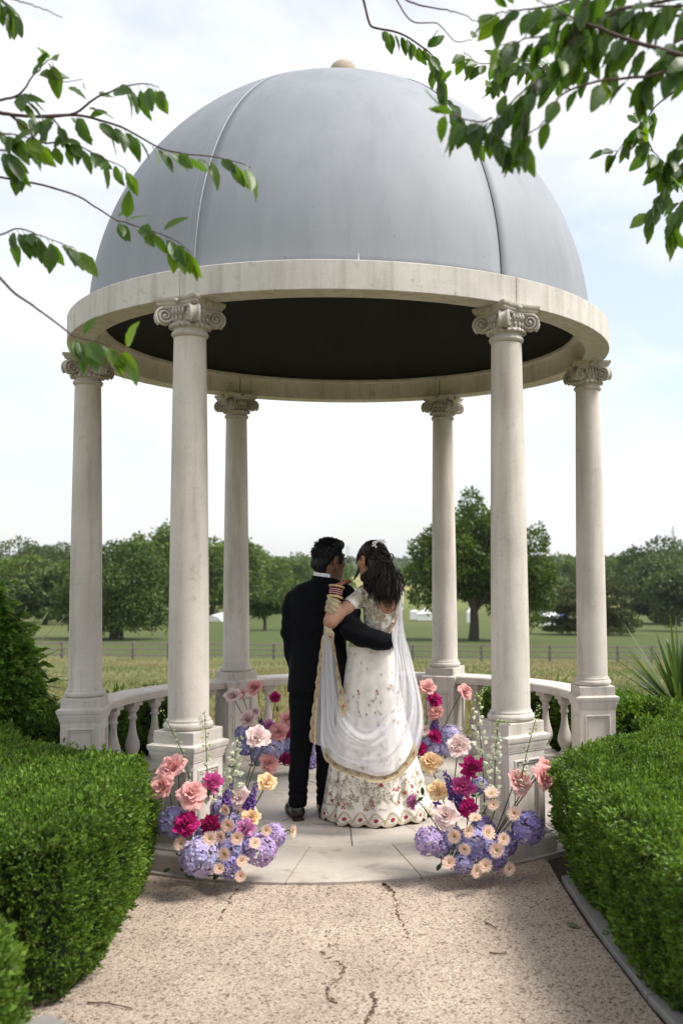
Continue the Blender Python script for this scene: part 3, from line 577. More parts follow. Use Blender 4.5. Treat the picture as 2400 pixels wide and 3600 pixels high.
for i, (px, py, Y, wd, kind, n, zl, lab) in enumerate([(930, 2060, 118, 3.0, 'dark', 7000, .28, 'small dark tree with a bare trunk left of the man'), (1000, 2080, 122, 2.3, 'dark', 4500, .33, 'small dark tree whose crown meets the man’s shoulder')]):
    p = at(px, py, Y); tree('parkland_tree', lab, p[0], Y, p[2], wd, kind, 10, n, .26, group='small field trees', zlow=zl, trunk_r=.2, seed=70+i)
for i, (px, py, Y, wd, kind, n, zl, lab) in enumerate([(2370, 1925, 175, 8.0, 'grey', 9000, .06, 'large grey green rounded tree at the right edge'), (2265, 1905, 240, 5.5, 'dark', 7000, .1, 'tall dark tree right of the right column'), (2345, 1893, 250, 7.5, 'dark', 7000, .12, 'dark tree on the skyline at the right edge'), (2180, 1948, 290, 9, 'lime', 6000, .05, 'light green tree against the right column'), (2060, 1960, 280, 7, 'dark', 6000, .08, 'dark tree behind the right column'), (1985, 1958, 270, 7.5, 'lime', 6000, .06, 'green tree left of the right column'), (1930, 1985, 250, 5.5, 'grey', 5000, .05, 'greyish tree right of the broad tree'), (1975, 2050, 190, 5.5, 'grey', 5000, .05, 'low grey green tree behind the marquee'), (2410, 2000, 130, 4.2, 'grey', 6000, .06, 'leafy tree cut by the right edge'), (2300, 2090, 185, 5, 'dark', 4000, .03, 'low dark bush at the foot of the right hand wood')]):
    p = at(px, py, Y); tree('parkland_tree', lab, p[0], Y, p[2]+1.6, wd*1.2, kind, 15, int(n*1.3), .34+Y*.001, group='parkland trees on the right', zlow=zl*.4-.03, seed=90+i)
p = at(2070, 2040, 112); tree('cedar_tree', 'dark layered cedar standing behind the right column', p[0], 112, p[2], 5.2, 'cedar',
     [(0, .92, .3, .06), (-.25, .78, .4, .05), (.35, .80, .35, .05), (.75, .86, .35, .035), (-.1, .62, .6, .06), (.4, .58, .5, .06), (-.6, .48, .45, .06), (.1, .42, .7, .06), (.55, .36, .45, .06), (-.75, .28, .4, .05), (0, .22, .7, .06), (.75, .20, .45, .07), (-.5, .12, .5, .05), (.4, .10, .5, .05)], 16000, .24, trunk_r=.35, trunk_top=.85, zlow=.05, seed=120)
# far-off wood on the hills
n = 46000; xw = rng.uniform(-900, 900, n); yw = rng.uniform(800, 1900, n); top = 10+8*vnoise(np.stack([xw/45, yw/60, 0*xw], -1)); zb_ = ground_z(xw, yw); kk = (vnoise(np.stack([xw/260, yw/200, 0*xw+5], -1)) > .40); P = np.stack([xw, yw, zb_+top*rng.uniform(.2, 1, n)**.5], 1)[kk]; n = len(P)
V, Fq = leaf_quads(P, nrm(rng.normal(size=(n, 3))), rdir(n), rng.uniform(5, 10, n), rng.uniform(5, 9, n)); tn = rng.uniform(.6, 1.3, n)*(.6+.8*vnoise(P/30))
o = ob('distant_wood', V, Fq, TM['dark'], cols=np.stack([tn, tn, tn*1.1], 1)); tag(o, 'distant wood along the hills', 'wood', kind='stuff')
# rough grass of the near field
n = 90000; yw = 9.8+60*rng.random(n)**1.7; xw = (rng.uniform(-.62, .48, n))*yw; P = np.stack([xw, yw, ground_z(xw, yw)-.02], 1); kp = np.hypot(xw-CX, yw-CY) > 2.6; P = P[kp]; n = len(P)
hgt = rng.uniform(.05, .15, n)*(.6+.9*vnoise(P/2.5)); D_ = nrm(np.stack([rng.normal(.1, .28, n), rng.normal(0, .28, n), np.ones(n)], 1)); V, Fq = leaf_quads(P, D_, rdir(n)*np.array([1, 1, .05]), hgt, hgt*.07+.006*P[:, 1]/20, .1)
tn = rng.uniform(.7, 1.25, n); st = np.clip((vnoise(P/np.array([3.5, 6, 1]))-.35)*2.2, 0, 1); cl = np.stack([tn*(.85+.75*st), tn*(1+.18*st), tn*(.8+.6*st)], 1)
o = ob('meadow_grass', V, Fq, leafmat('meadow_blade', (.150, .160, .068), (.185, .185, .088), .3, .6, .2, 1.2), cols=cl); tag(o, 'rough summer grass of the near field', 'grass', kind='stuff')

# post and rail fence across the field
WOOD = plain('fence_wood', (.23, .205, .185), .9, .2, 8)
fen = empty('post_and_rail_fence', (0, 62, -4.2)); tag(fen, 'weathered post and rail fence crossing the field behind the rotunda', 'fence'); FM = Matrix.Translation((0, -62, 4.2))
fx = np.arange(-26, 24, 2.1); fz = ground_z(fx, 62+0*fx)
PO = MB().box((0, 0, .45), (.07, .06, .62)).me('post', WOOD)
for k, x in enumerate(fx): link('post', PO, fen, FM@Matrix.Translation((x, 62, fz[k]+rng.uniform(-.04, .04)))@Matrix.Rotation(rng.uniform(-.03, .03), 4, 'Y'))
for k in range(len(fx)-1):
    for h in (.95, .62, .28):
        b = MB(); b.loft([[(x_, 61.9-.03, z_+h-.05), (x_, 61.9+.02, z_+h-.05), (x_, 61.9+.02, z_+h+.05), (x_, 61.9-.03, z_+h+.05)] for x_, z_ in ((fx[k]-.03, fz[k]+rng.uniform(-.02, .02)), (fx[k+1]+.03, fz[k+1]+rng.uniform(-.02, .02)))]); b.build('rail', WOOD, fen, M=FM)
# marquees and tents far off
CANV = plain('tent_canvas', (.80, .80, .80), .7, .06, 2); BLUE = plain('blue_tarpaulin', (.06, .10, .28), .6, .2, 2)
def marquee(px0, px1, ptop, pbase, Y, label, ridge=.45, lean=0.):
    a = at(px0, pbase, Y); b_ = at(px1, pbase, Y); tp = at((px0+px1)/2+lean, ptop, Y); w = (b_[0]-a[0])/2; H = tp[2]-a[2]; eave = a[2]+H*ridge; r = empty('marquee', ((a[0]+b_[0])/2, Y, a[2])); tag(r, label, 'tent'); M = Matrix.Translation((-(a[0]+b_[0])/2, -Y, -a[2]))
    m_ = MB(); x0, x1, dd = a[0], b_[0], w*.9; m_.add([(x0, Y-dd, a[2]-.8), (x1, Y-dd, a[2]-.8), (x1, Y+dd, a[2]-.8), (x0, Y+dd, a[2]-.8), (x0, Y-dd, eave), (x1, Y-dd, eave), (x1, Y+dd, eave), (x0, Y+dd, eave)], [(0, 1, 5, 4), (1, 2, 6, 5), (2, 3, 7, 6), (3, 0, 4, 7)]); m_.build('tent_wall', CANV, r, M=M)
    q = MB(); e = .06*w
    rings = []
    for u in (0, .3, .6, .85, 1): s_ = 1-u; hz_ = eave+(tp[2]-eave)*(u**1.35); rings.append([(tp[0]*u+(x0-e)*s_+0*u, Y-(dd+e)*s_, hz_), (tp[0]*u+(x1+e)*s_, Y-(dd+e)*s_, hz_), (tp[0]*u+(x1+e)*s_, Y+(dd+e)*s_, hz_), (tp[0]*u+(x0-e)*s_, Y+(dd+e)*s_, hz_)])
    q.loft(rings); q.build('tent_roof', CANV, r, M=M)
marquee(1890, 1972, 2118, 2200, 165, 'white peaked marquee right of the broad tree', .35, -20)
marquee(1465, 1520, 2137, 2165, 190, 'small white tent glimpsed left of the broad tree trunk', .3)
marquee(1440, 1470, 2143, 2163, 195, 'low grey tent beside the small white tent', .7)
marquee(1640, 1668, 2125, 2180, 180, 'white tent partly hidden by the trunk of the broad tree', .5)
b = MB(); c0 = at(765, 2188, 180); w = (at(805, 2188, 180)-c0)[0]
b.loft([[(c0[0]+math.cos(a)*w, 180+u*6, c0[2]-.3+max(0, math.sin(a))*w*.9) for a in np.linspace(0, pi, 12)] for u in (-1, 0, 1)]); tag(b.build('tunnel_tent', CANV), 'white rounded tent beside the back left column', 'tent')
b = MB().box(at(1972, 2180, 168), (1.2, 1, .9)); tag(b.build('blue_stall', BLUE), 'small blue stall beside the white peaked marquee', 'stall')
# electricity pylons on the skyline
STEEL = plain('pylon_steel', (.42, .45, .48), .6, .1, 2)
for px, pt, pb, Y, lab in ((2363, 1848, 1960, 900, 'faint electricity pylon on the skyline at the right'), (1222, 1918, 2000, 1150, 'faint electricity pylon on the skyline between the couple’s heads')):
    tp = at(px, pt, Y); bs = at(px, pb, Y); H = tp[2]-bs[2]; b = MB()
    for sx in (-1, 1):
        for sy in (-1, 1): b.tube([(tp[0]+sx*H*.10, Y+sy*H*.10, bs[2]), (tp[0]+sx*H*.03, Y+sy*H*.03, bs[2]+H*.6), (tp[0], Y, tp[2])], .28, 5)
    for u in np.linspace(.05, .55, 6):
        h_ = H*(.10-.07*u/.6); z_ = bs[2]+H*u; b.tube([(tp[0]-h_, Y, z_), (tp[0]+h_*.85, Y, z_+H*.09)], .18, 4); b.tube([(tp[0]+h_, Y, z_), (tp[0]-h_*.85, Y, z_+H*.09)], .18, 4)
    for u, l in ((.66, .16), (.78, .13), (.9, .10)): b.tube([(tp[0]-H*l, Y, bs[2]+H*u), (tp[0], Y, bs[2]+H*(u+.03)), (tp[0]+H*l, Y, bs[2]+H*u)], .22, 4)
    tag(b.build('electricity_pylon', STEEL), lab, 'pylon')
# ------------------------------------------------------------------ smooth bodies grown from blended shapes
class SDF:
    def __init__(s, lo, hi, h):
        s.lo = np.array(lo, float); s.h = h; s.n = np.ceil((np.array(hi)-s.lo)/h).astype(int)+1; s.f = np.full(tuple(s.n), .5, np.float32)
        s.ax = [s.lo[i]+h*np.arange(s.n[i]) for i in range(3)]
    def sub(s, lo, hi):
        a = np.clip(np.floor((np.array(lo)-s.lo)/s.h).astype(int), 0, s.n); b = np.clip(np.ceil((np.array(hi)-s.lo)/s.h).astype(int)+1, 0, s.n); sl = tuple(slice(a[i], b[i]) for i in range(3))
        return sl, np.stack(np.meshgrid(*[s.ax[i][sl[i]] for i in range(3)], indexing='ij'), -1)
    def put(s, sl, d, k, op='u'):
        f = s.f[sl]
        if op == 'u': h = np.clip(.5+.5*(f-d)/k, 0, 1) if k > 0 else (d < f); s.f[sl] = (f*(1-h)+d*h-k*h*(1-h)) if k > 0 else np.minimum(f, d)
        else: s.f[sl] = np.maximum(f, -d)
    def cone(s, a, b, r1, r2, k=.02, flat=None, op='u'):
        a = np.array(a, float); b = np.array(b, float); m = max(r1, r2)+k+.03; sl, P = s.sub(np.minimum(a, b)-m, np.maximum(a, b)+m)
        if P.size == 0: return s
        ab = b-a; t = np.clip(((P-a)@ab)/max(ab@ab, 1e-9), 0, 1); q = P-a-t[..., None]*ab
        if flat is not None:   # (axis, factor): squash along an axis
            ax = np.array(flat[0], float); ax /= np.linalg.norm(ax); q = q+ax*((q@ax)*(1/flat[1]-1))[..., None]
        s.put(sl, np.linalg.norm(q, axis=-1)-(r1+(r2-r1)*t), k, op); return s
    def chain(s, pts, rs, k=.02, **kw):
        for i in range(len(pts)-1): s.cone(pts[i], pts[i+1], rs[i], rs[i+1], k, **kw)
        return s
    def ell(s, c, r, M=None, k=.02, op='u'):
        c = np.array(c, float); r = np.array(r, float); m = r.max()+k+.03; sl, P = s.sub(c-m, c+m)
        if P.size == 0: return s
        q = P-c
        if M is not None: q = q@np.array(M)
        l = np.linalg.norm(q/r, axis=-1); g = np.linalg.norm(q/r**2, axis=-1); s.put(sl, l*(l-1)/np.maximum(g, 1e-6), k, op); return s
    def zloft(s, lv, k=.02, p=2.0, op='u'):
        """levels (z, cx, cy, a, b): stacked ellipses"""
        lv = np.array(sorted(lv), float); a = lv[:, 3].max(); b = lv[:, 4].max(); m = k+.03
        sl, P = s.sub([lv[:, 1].min()-a-m, lv[:, 2].min()-b-m, lv[0, 0]-m], [lv[:, 1].max()+a+m, lv[:, 2].max()+b+m, lv[-1, 0]+m])
        z = P[..., 2]; I = [np.interp(z, lv[:, 0], lv[:, j]) for j in (1, 2, 3, 4)]
        q = (np.abs((P[..., 0]-I[0])/I[2])**p+np.abs((P[..., 1]-I[1])/I[3])**p)**(1/p); d = (q-1)*np.minimum(I[2], I[3])
        dz = np.maximum(lv[0, 0]-z, z-lv[-1, 0]); d = np.where(dz > 0, np.maximum(d, dz), d); s.put(sl, np.maximum(d, dz), k, op); return s
    def rough(s, amp, scale, fn=None):
        P = np.stack(np.meshgrid(*s.ax, indexing='ij'), -1); m = np.abs(s.f) < .03
        if m.any(): q = P[m]; s.f[m] += (amp*(vnoise(q*np.array(scale))-.5) if fn is None else fn(q)).astype(np.float32)
        return s
    def net(s, smooth=2):
        f = s.f; ins = f < 0; n = np.array(f.shape)-1; cnt = sum(ins[a:a+n[0], b:b+n[1], c:c+n[2]].astype(np.int8) for a in (0, 1) for b in (0, 1) for c in (0, 1)); act = (cnt > 0) & (cnt < 8)
        I = np.argwhere(act); idx = np.full(act.shape, -1, np.int64); idx[act] = np.arange(len(I)); acc = np.zeros((len(I), 3)); num = np.zeros(len(I)); C = np.array([[a, b, c] for a in (0, 1) for b in (0, 1) for c in (0, 1)])
        vals = np.stack([f[I[:, 0]+c[0], I[:, 1]+c[1], I[:, 2]+c[2]] for c in C], 1)
        for i in range(8):
            for j in range(i+1, 8):
                if np.abs(C[i]-C[j]).sum() != 1: continue
                x = (vals[:, i] < 0) != (vals[:, j] < 0); t = np.where(x, vals[:, i]/np.where(x, vals[:, i]-vals[:, j], 1), 0); acc += np.where(x[:, None], C[i]+(C[j]-C[i])*t[:, None], 0); num += x
        V = s.lo+s.h*(I+acc/num[:, None]); Fs = []
        for ax in range(3):
            o = [a for a in range(3) if a != ax]; A = np.take(ins, range(n[ax]), ax); B = np.take(ins, range(1, n[ax]+1), ax); E = np.argwhere(A != B); E = E[(E[:, o[0]] > 0) & (E[:, o[1]] > 0) & (E[:, o[0]] < n[o[0]]) & (E[:, o[1]] < n[o[1]])]
            def cell(d0, d1): q = E.copy(); q[:, o[0]] -= d0; q[:, o[1]] -= d1; return idx[q[:, 0], q[:, 1], q[:, 2]]
            Q = np.stack([cell(1, 1), cell(0, 1), cell(0, 0), cell(1, 0)], 1); fl = A[E[:, 0], E[:, 1], E[:, 2]]; fl = fl if ax != 1 else ~fl; Q[~fl] = Q[~fl][:, ::-1]; Fs.append(Q)
        Fq = np.concatenate(Fs); Fq = Fq[(Fq >= 0).all(1)]
        for _ in range(smooth):
            e = np.concatenate([Fq[:, [0, 1]], Fq[:, [1, 2]], Fq[:, [2, 3]], Fq[:, [3, 0]]]); S_ = np.zeros_like(V); W_ = np.zeros(len(V))
            for a, b in ((0, 1), (1, 0)): np.add.at(S_, e[:, a], V[e[:, b]]); np.add.at(W_, e[:, a], 1)
            V = V*.5+.5*S_/np.maximum(W_, 1)[:, None]
        return V, Fq
# ------------------------------------------------------------------ the couple
def cz(X, Y, d=6.35): return at(900+X/2.046, 1800+Y/2.046, d)
PXM = .000873    # metres to one unit of cz at the couple's distance
def clothmat(name, c, rough=.85, sheen=.0, bscale=900, bs=.15, spec=.2):
    t = NT(name); f = t.noise(t.pos(), bscale, 2); g_ = t.noise(t.pos(), 14, 3); col = t.ramp(g_, [(.3, tuple(v*.85 for v in c)), (.7, tuple(min(1, v*1.12) for v in c))])
    return t.surf(t.bsdf(col, rough, t.bump(f, bs, .001), spec=spec, **{'Sheen Weight': sheen}))
SUIT = clothmat('black_wool', (.0040, .0043, .0062), .85, .02, spec=.10); TROU = clothmat('black_trouser_wool', (.0036, .0038, .0054), .85, .02, spec=.10)
SHIRT = clothmat('white_cotton', (.78, .79, .84)); LEATH = plain('black_leather', (.012, .011, .012), .28, .2, 40, .1, spec=.6); SOLE = plain('shoe_sole', (.05, .02, .012), .5, .2, 40)
def skinmat(name, c, henna=False):
    t = NT(name); f = t.noise(t.pos(), 60, 3); col = t.ramp(f, [(.3, tuple(v*.9 for v in c)), (.7, tuple(v*1.08 for v in c))])
    if henna: col = t.mix(t.attr(), col, (.16, .035, .018))
    return t.surf(t.bsdf(col, .48, t.bump(f, .1, .001), spec=.4, **{'Subsurface Weight': .12, 'Subsurface Radius': (.012, .005, .003), 'Subsurface Scale': .5}))
SKM = skinmat('man_skin', (.150, .068, .040)); SKB = skinmat('bride_skin', (.42, .225, .145), True)
t = NT('black_hair'); f = t.noise(t.mapped((40, 40, 6)), 3.0, 3); HAIRM = t.surf(t.bsdf(t.ramp(f, [(.3, (.0035, .0032, .0035)), (.7, (.009, .008, .008))]), .55, spec=.22))
t = NT('brown_black_hair'); f = t.noise(t.mapped((50, 50, 5)), 3.0, 3); HAIRB = t.surf(t.bsdf(t.ramp(f, [(.3, (.006, .0035, .0028)), (.7, (.022, .012, .0085))]), .45, spec=.3))

def head(s, c, fdir, sc=1.0, k=.018, female=False):
    """skull, jaw, brow, nose, lips, ears; fdir = where the face looks"""
    f_ = np.array([math.sin(fdir), math.cos(fdir), 0]); r_ = np.array([math.cos(fdir), -math.sin(fdir), 0]); u = np.array([0, 0, 1.]); M = np.stack([r_, f_, u], 1); L = lambda x, y, z: np.array(c)+(r_*x+f_*y+u*z)*sc
    s.ell(L(0, -.012, .03), np.array((.074, .094, .088))*sc, M, k); s.ell(L(0, .034, -.045), np.array((.055, .058, .072))*sc, M, .03); s.ell(L(0, .062, -.098), np.array((.027, .026, .020))*sc, M, .03)
    s.cone(L(0, .088, .022), L(0, .112, -.022), .008*sc, .013*sc, .012); s.ell(L(.011, .100, -.027), (.009*sc,)*3, None, .008); s.ell(L(-.011, .100, -.027), (.009*sc,)*3, None, .008)
    s.cone(L(-.03, .084, .035), L(.03, .084, .035), .012*sc, .012*sc, .015)
    for g_ in (-1, 1):
        s.ell(L(g_*.031, .082, .012), (.013*sc, .008*sc, .009*sc), M, .006, op='u'); s.ell(L(g_*.048, .058, -.025), (.022*sc, .02*sc, .022*sc), M, .02)
        # ear: rim, lobe, bowl
        e = L(g_*.076, -.006, -.008); pts = [e+(f_*y+u*z+r_*g_*x)*sc for x, y, z in ((.0, .012, -.028), (.006, -.004, -.032), (.012, -.016, -.012), (.014, -.018, .012), (.010, -.008, .030), (.004, .010, .028), (.0, .014, .010))]
        s.chain(pts, [.0075*sc]*7, .006); s.ell(e+r_*g_*.003, (.005*sc, .016*sc, .026*sc), M, .006)
    s.ell(L(0, .094, -.058), (.022*sc, .010*sc, .006*sc), M, .006); s.ell(L(0, .090, -.070), (.020*sc, .011*sc, .007*sc), M, .006)
    return L, r_, f_
def hand(s, wrist, kn, side, normal, curl, r=.0088, L=.078, thumb=True, spread=.02):
    """palm from wrist to knuckle centre, four fingers fanned along side, bending towards -normal"""
    wrist, kn, side, normal = [np.array(v, float) for v in (wrist, kn, side, normal)]; side /= np.linalg.norm(side); d = kn-wrist; d /= np.linalg.norm(d); normal = normal-d*(normal@d); normal /= np.linalg.norm(normal); side = side-d*(side@d); side /= np.linalg.norm(side)
    for q, (o, l) in enumerate(((-.030, .90), (-.010, 1.0), (.011, .95), (.030, .76))):
        a = kn+side*o*.95-d*abs(o)*.25; s.cone(wrist+side*o*.45, a, .0125, .0115, .012)
        ang = curl*(.6+.1*q); p = a; dd = d+side*o*spread*10; dd /= np.linalg.norm(dd)
        for j, fr in enumerate((.45, .32, .23)):
            ang_j = ang*(j+.6); v = dd*math.cos(ang_j)-normal*math.sin(ang_j); e = p+v*L*l*fr; s.cone(p, e, r*(1-.08*j), r*(.92-.10*j), .004); p = e
    if thumb:
        a = wrist+d*.018-side*.024; m_ = wrist+d*.055-side*.050-normal*.012; e = wrist+d*.085-side*.052-normal*.024; s.cone(a, m_, .0125, .0105, .012); s.cone(m_, e, .0100, .0082, .004)

# ---------------- man
YM = 6.37
lo = [-1.0, 6.05, -.01]; hi = [.12, 6.62, 1.80]
def levels(rows, d, dep): return [(cz(0, y, d)[2], (cz(x0, y, d)[0]+cz(x1, y, d)[0])/2, d+(dy if len(r_) else 0), (cz(x1, y, d)[0]-cz(x0, y, d)[0])/2, b) for (y, x0, x1, b, dy, *r_) in [(*r, 1) for r in rows]]
HC = cz(527, 353, YM+.01); FM_ = rad(52)
s = SDF(lo, hi, .0058)
Lm, rm, fm = head(s, HC, FM_, 1.02)
s.cone(HC+np.array([0, -.012, -.06]), cz(494, 505, YM), .057, .062, .03)
s.zloft(levels([(490, 410, 580, .06, 0), (560, 300, 640, .08, 0), (650, 275, 650, .095, 0), (900, 290, 620, .09, 0), (1150, 285, 620, .095, 0), (1300, 280, 620, .09, 0)], YM, 0), .03)
sl = [cz(275, 640, YM), cz(245, 850, YM-.005), cz(282, 1100, YM+.06), cz(305, 1150, YM+.10)]; s.chain(sl, [.034, .030, .026, .025], .02)
sr = [cz(640, 620, YM-.02), cz(672, 850, 6.215), cz(930, 932, 6.165), cz(960, 934, 6.18)]; s.chain(sr, [.045, .038, .027, .027], .02)
hand(s, cz(958, 934, 6.178), cz(992, 936, 6.240), (0, 0, -1), (.6, -.75, 0), .35)
hand(s, cz(300, 1150, YM+.10), cz(318, 1215, YM+.14), (0, 1, 0), (-1, 0, 0), .3, thumb=False)
for hip, kn, an, toe in ((cz(335, 1300, YM), cz(322, 1690, YM-.01), cz(296, 2120, 6.36), cz(262, 2196, 6.50)), (cz(520, 1300, YM), cz(508, 1690, YM+.01), cz(492, 2120, 6.42), cz(488, 2192, 6.57))): s.chain([hip, kn, an], [.080, .052, .036], .03); s.cone(an, toe, .034, .028, .02)
V, Fq = s.net(); man = ob('person', V, Fq, SKM, smooth=True); tag(man, 'man in a black suit and glasses, seen from behind, arm round the bride’s waist', 'person')
# jacket
s = SDF(lo, hi, .0062)
s.zloft(levels([(474, 428, 566, .070, .0), (500, 370, 606, .082, 0), (530, 290, 660, .100, 0), (575, 245, 690, .118, .0), (640, 240, 686, .128, -.004), (760, 240, 668, .130, -.006), (900, 256, 648, .122, 0), (1000, 250, 650, .126, 0), (1150, 236, 662, .136, -.004), (1292, 222, 676, .142, -.006)], YM, 0), .015, 2.35)
s.chain([cz(256, 622, YM), cz(246, 700, YM-.005), cz(238, 860, YM-.008), cz(258, 1020, YM+.02), cz(288, 1135, YM+.07)], [.044, .050, .048, .045, .042], .022)
s.chain([cz(650, 605, YM-.02), cz(668, 700, 6.27), cz(690, 850, 6.185), cz(760, 890, 6.155), cz(870, 922, 6.148), cz(935, 932, 6.162)], [.058, .064, .066, .062, .055, .053], .03)
s.cone(cz(950, 934, 6.168), cz(1020, 942, 6.19), .040, .040, 0, op='d')
s.cone(cz(480, 380, YM-.01), cz(496, 466, YM-.004), .066, .070, 0, op='d')
def wr(q):
    d = 0*q[:, 0]
    for p_, sc_, amp in ((cz(690, 850, 6.19), .11, .006), (cz(222, 870, YM), .12, .004), (cz(600, 660, 6.3), .16, .004)):
        w = np.exp(-((q-p_)**2).sum(1)/sc_**2); d = d+amp*w*np.sin((q@np.array([34, 20, 78.]))+2*vnoise(q*12))
    return d+.003*(vnoise(q*np.array([9, 9, 5]))-.5)
s.rough(0, 0, wr); V, Fq = s.net(3); jk = ob('jacket', V, Fq, SUIT, man, smooth=True)
# jacket collar, vent, buttons on the cuff
def ringpath(c, rx, ry, n=30, tilt=0, M=None): return [np.array(c)+np.array([rx*math.cos(a), ry*math.sin(a), tilt*math.sin(a)]) for a in np.linspace(0, 2*pi, n, endpoint=False)]
def band(c, rx0, ry0, rx1, ry1, z0, z1, th, tilt=0, dip=0, n=36, lean=0):
    rg = []
    for a in np.linspace(0, 2*pi, n+1)[:-1]:
        ca, sa = math.cos(a), math.sin(a); zt2 = z1-dip*max(0, sa)+tilt*ca; zl = z0-dip*max(0, sa)+tilt*ca
        rg.append([(c[0]+rx0*ca, c[1]+ry0*sa, zl), (c[0]+rx1*ca+lean, c[1]+ry1*sa, zt2), (c[0]+(rx1-th)*ca+lean, c[1]+(ry1-th)*sa, zt2), (c[0]+(rx0-th)*ca, c[1]+(ry0-th)*sa, zl)])
    rg.append(rg[0]); return MB().loft(rg, caps=False)
nc = cz(490, 470, YM-.005)
sharpen(band((nc[0], nc[1], 0), .073, .071, .0655, .064, nc[2]-.030, nc[2]+.026, .004, -.010, .045).build('shirt_collar', SHIRT, man), 50)
sharpen(band((nc[0], nc[1], 0), .088, .088, .0755, .0755, nc[2]-.045, nc[2]+.004, .006, -.010, .06).build('jacket_collar', SUIT, jk), 50)
for k in range(4): p_ = cz(880+k*12, 977-k*.5, 6.112); MB().ball(p_+np.array([0, .004+.004*k/3, 0]), (.0055, .004, .0055), 10, 6).build('button', plain('cuff_button', (.03, .03, .035), .3, .1) if k == 0 else bpy.data.materials['cuff_button'], jk)
# trousers
s = SDF([-.85, 6.1, .0], [-.15, 6.62, .95], .006)
s.zloft(levels([(1120, 255, 640, .11, 0), (1300, 250, 615, .125, 0), (1380, 252, 600, .12, 0)], YM, 0), .02)
s.chain([cz(340, 1330, YM), cz(324, 1690, YM-.01), cz(306, 1900, 6.36), cz(300, 2085, 6.352)], [.088, .0665, .059, .058], .02)
s.chain([cz(516, 1330, YM), cz(508, 1690, YM+.01), cz(502, 1900, 6.41), cz(498, 2085, 6.415)], [.088, .0665, .058, .057], .02)
def wr2(q):
    d = .004*(vnoise(q*np.array([14, 14, 7]))-.5); w = np.exp(-((q[:, 2]-.17)/.06)**2)+.5*np.exp(-((q[:, 2]-.52)/.05)**2); return d+.0045*w*np.sin(q[:, 2]*150+q[:, 0]*40)
s.rough(0, 0, wr2); V, Fq = s.net(2); kp = V[Fq].mean(1)[:, 2] > .082; ob('trousers', V, Fq[kp], TROU, man, smooth=True)
# shoes
for an, toe in ((cz(298, 2150, 6.345), cz(236, 2176, 6.56)), (cz(495, 2150, 6.40), cz(482, 2170, 6.62))):
    a = np.array([an[0], an[1], 0]); t_ = np.array([toe[0], toe[1], 0]); d = t_-a; d /= np.linalg.norm(d); sd_ = np.array([d[1], -d[0], 0])
    s = SDF(np.minimum(a, a+d*.2)-.13, np.maximum(a, a+d*.2)+np.array([.13, .13, .22]), .005)
    s.cone(a+np.array([0, 0, .055])-d*.012, a+d*.03+np.array([0, 0, .095]), .037, .036, .02); s.cone(a+np.array([0, 0, .048])-d*.012, a+d*.15+np.array([0, 0, .042]), .038, .040, .025); s.cone(a+d*.13+np.array([0, 0, .042]), a+d*.20+np.array([0, 0, .036]), .042, .026, .025)
    s.f = np.maximum(s.f, (.020-s.ax[2])[None, None, :]).astype(np.float32); s.cone(a+d*.0+np.array([0, 0, .13]), a+d*.0+np.array([0, 0, .2]), .034, .05, 0, op='d')
    V, Fq = s.net(2); sh_ = ob('shoe', V, Fq, LEATH, man, smooth=True)
    def outline(r0, r1, L0, L1, z):
        P_ = []
        for u in np.linspace(0, 2*pi, 28, endpoint=False):
            x = math.cos(u); q = .5*(1-x); w = r0*(1-q)+r1*q; w *= abs(math.sin(u))**.75*math.copysign(1, math.sin(u)); P_.append(a+d*(L0+(L1-L0)*q)+sd_*w+np.array([0, 0, z]))
        return P_
    MB().loft([outline(.040, .042, -.056, .222, .014), outline(.041, .043, -.057, .224, .024)]).build('sole', SOLE, sh_)
    MB().loft([outline(.037, .036, -.052, .028, .001), outline(.039, .038, -.055, .030, .016)]).build('heel', SOLE, sh_)
# man's hair
s = SDF(HC-.16, HC+.17, .005)
Mh = np.stack([rm, fm, np.array([0, 0, 1.])], 1)
s.ell(Lm(0, -.016, .042), (.0835, .101, .090), Mh, .01); s.ell(Lm(0, .030, .10), (.070, .070, .040), Mh, .03); s.cone(Lm(-.03, -.078, -.02), Lm(.03, -.078, -.02), .032, .032, .03); s.cone(Lm(-.02, -.068, -.065), Lm(.02, -.068, -.065), .022, .022, .03)
s.ell(Lm(0, .105, -.03), (.10, .075, .085), Mh, 0, op='d')
for g_ in (-1, 1): s.ell(Lm(g_*.085, .012, -.035), (.035, .040, .060), Mh, 0, op='d'); s.cone(Lm(g_*.074, .040, .03), Lm(g_*.072, .036, -.015), .012, .008, .01)
s.rough(.010, (55, 55, 38)); V, Fq = s.net(1); hm = ob('hair', V, Fq, HAIRM, man, smooth=True)
b = MB(); r_ = np.random.default_rng(4)
for k in range(900):
    th = r_.uniform(0, 2*pi); phi = r_.uniform(-.25, 1.5); d = np.array([math.cos(phi)*math.cos(th), math.cos(phi)*math.sin(th), math.sin(phi)]); 
    if d[1] > .55 and d[2] < .35: continue
    p = Lm(d[0]*.083, -.016+d[1]*.100, .042+d[2]*.090)
    if d[2] > .55 and d[1] > 0: p = p+np.array([0, 0, .014*d[1]])
    sw = fm*.45*(d[2] > .3)+rm*.25*(d[2] > .3)+np.array([0, 0, -.5*(d[2] < .35)]); v = rm*d[0]+fm*d[1]+np.array([0, 0, d[2]])+sw+r_.normal(0, .35, 3); v /= np.linalg.norm(v); l = r_.uniform(.012, .030) if d[2] > .2 else r_.uniform(.006, .013)
    b.tube([p-v*.004, p+v*l*.55, p+v*l+np.array([0, 0, -.15*l])], [.0028, .0021, .0003], 4, caps=False)
b.build('strands', HAIRM, hm)['kind'] = 'stuff'
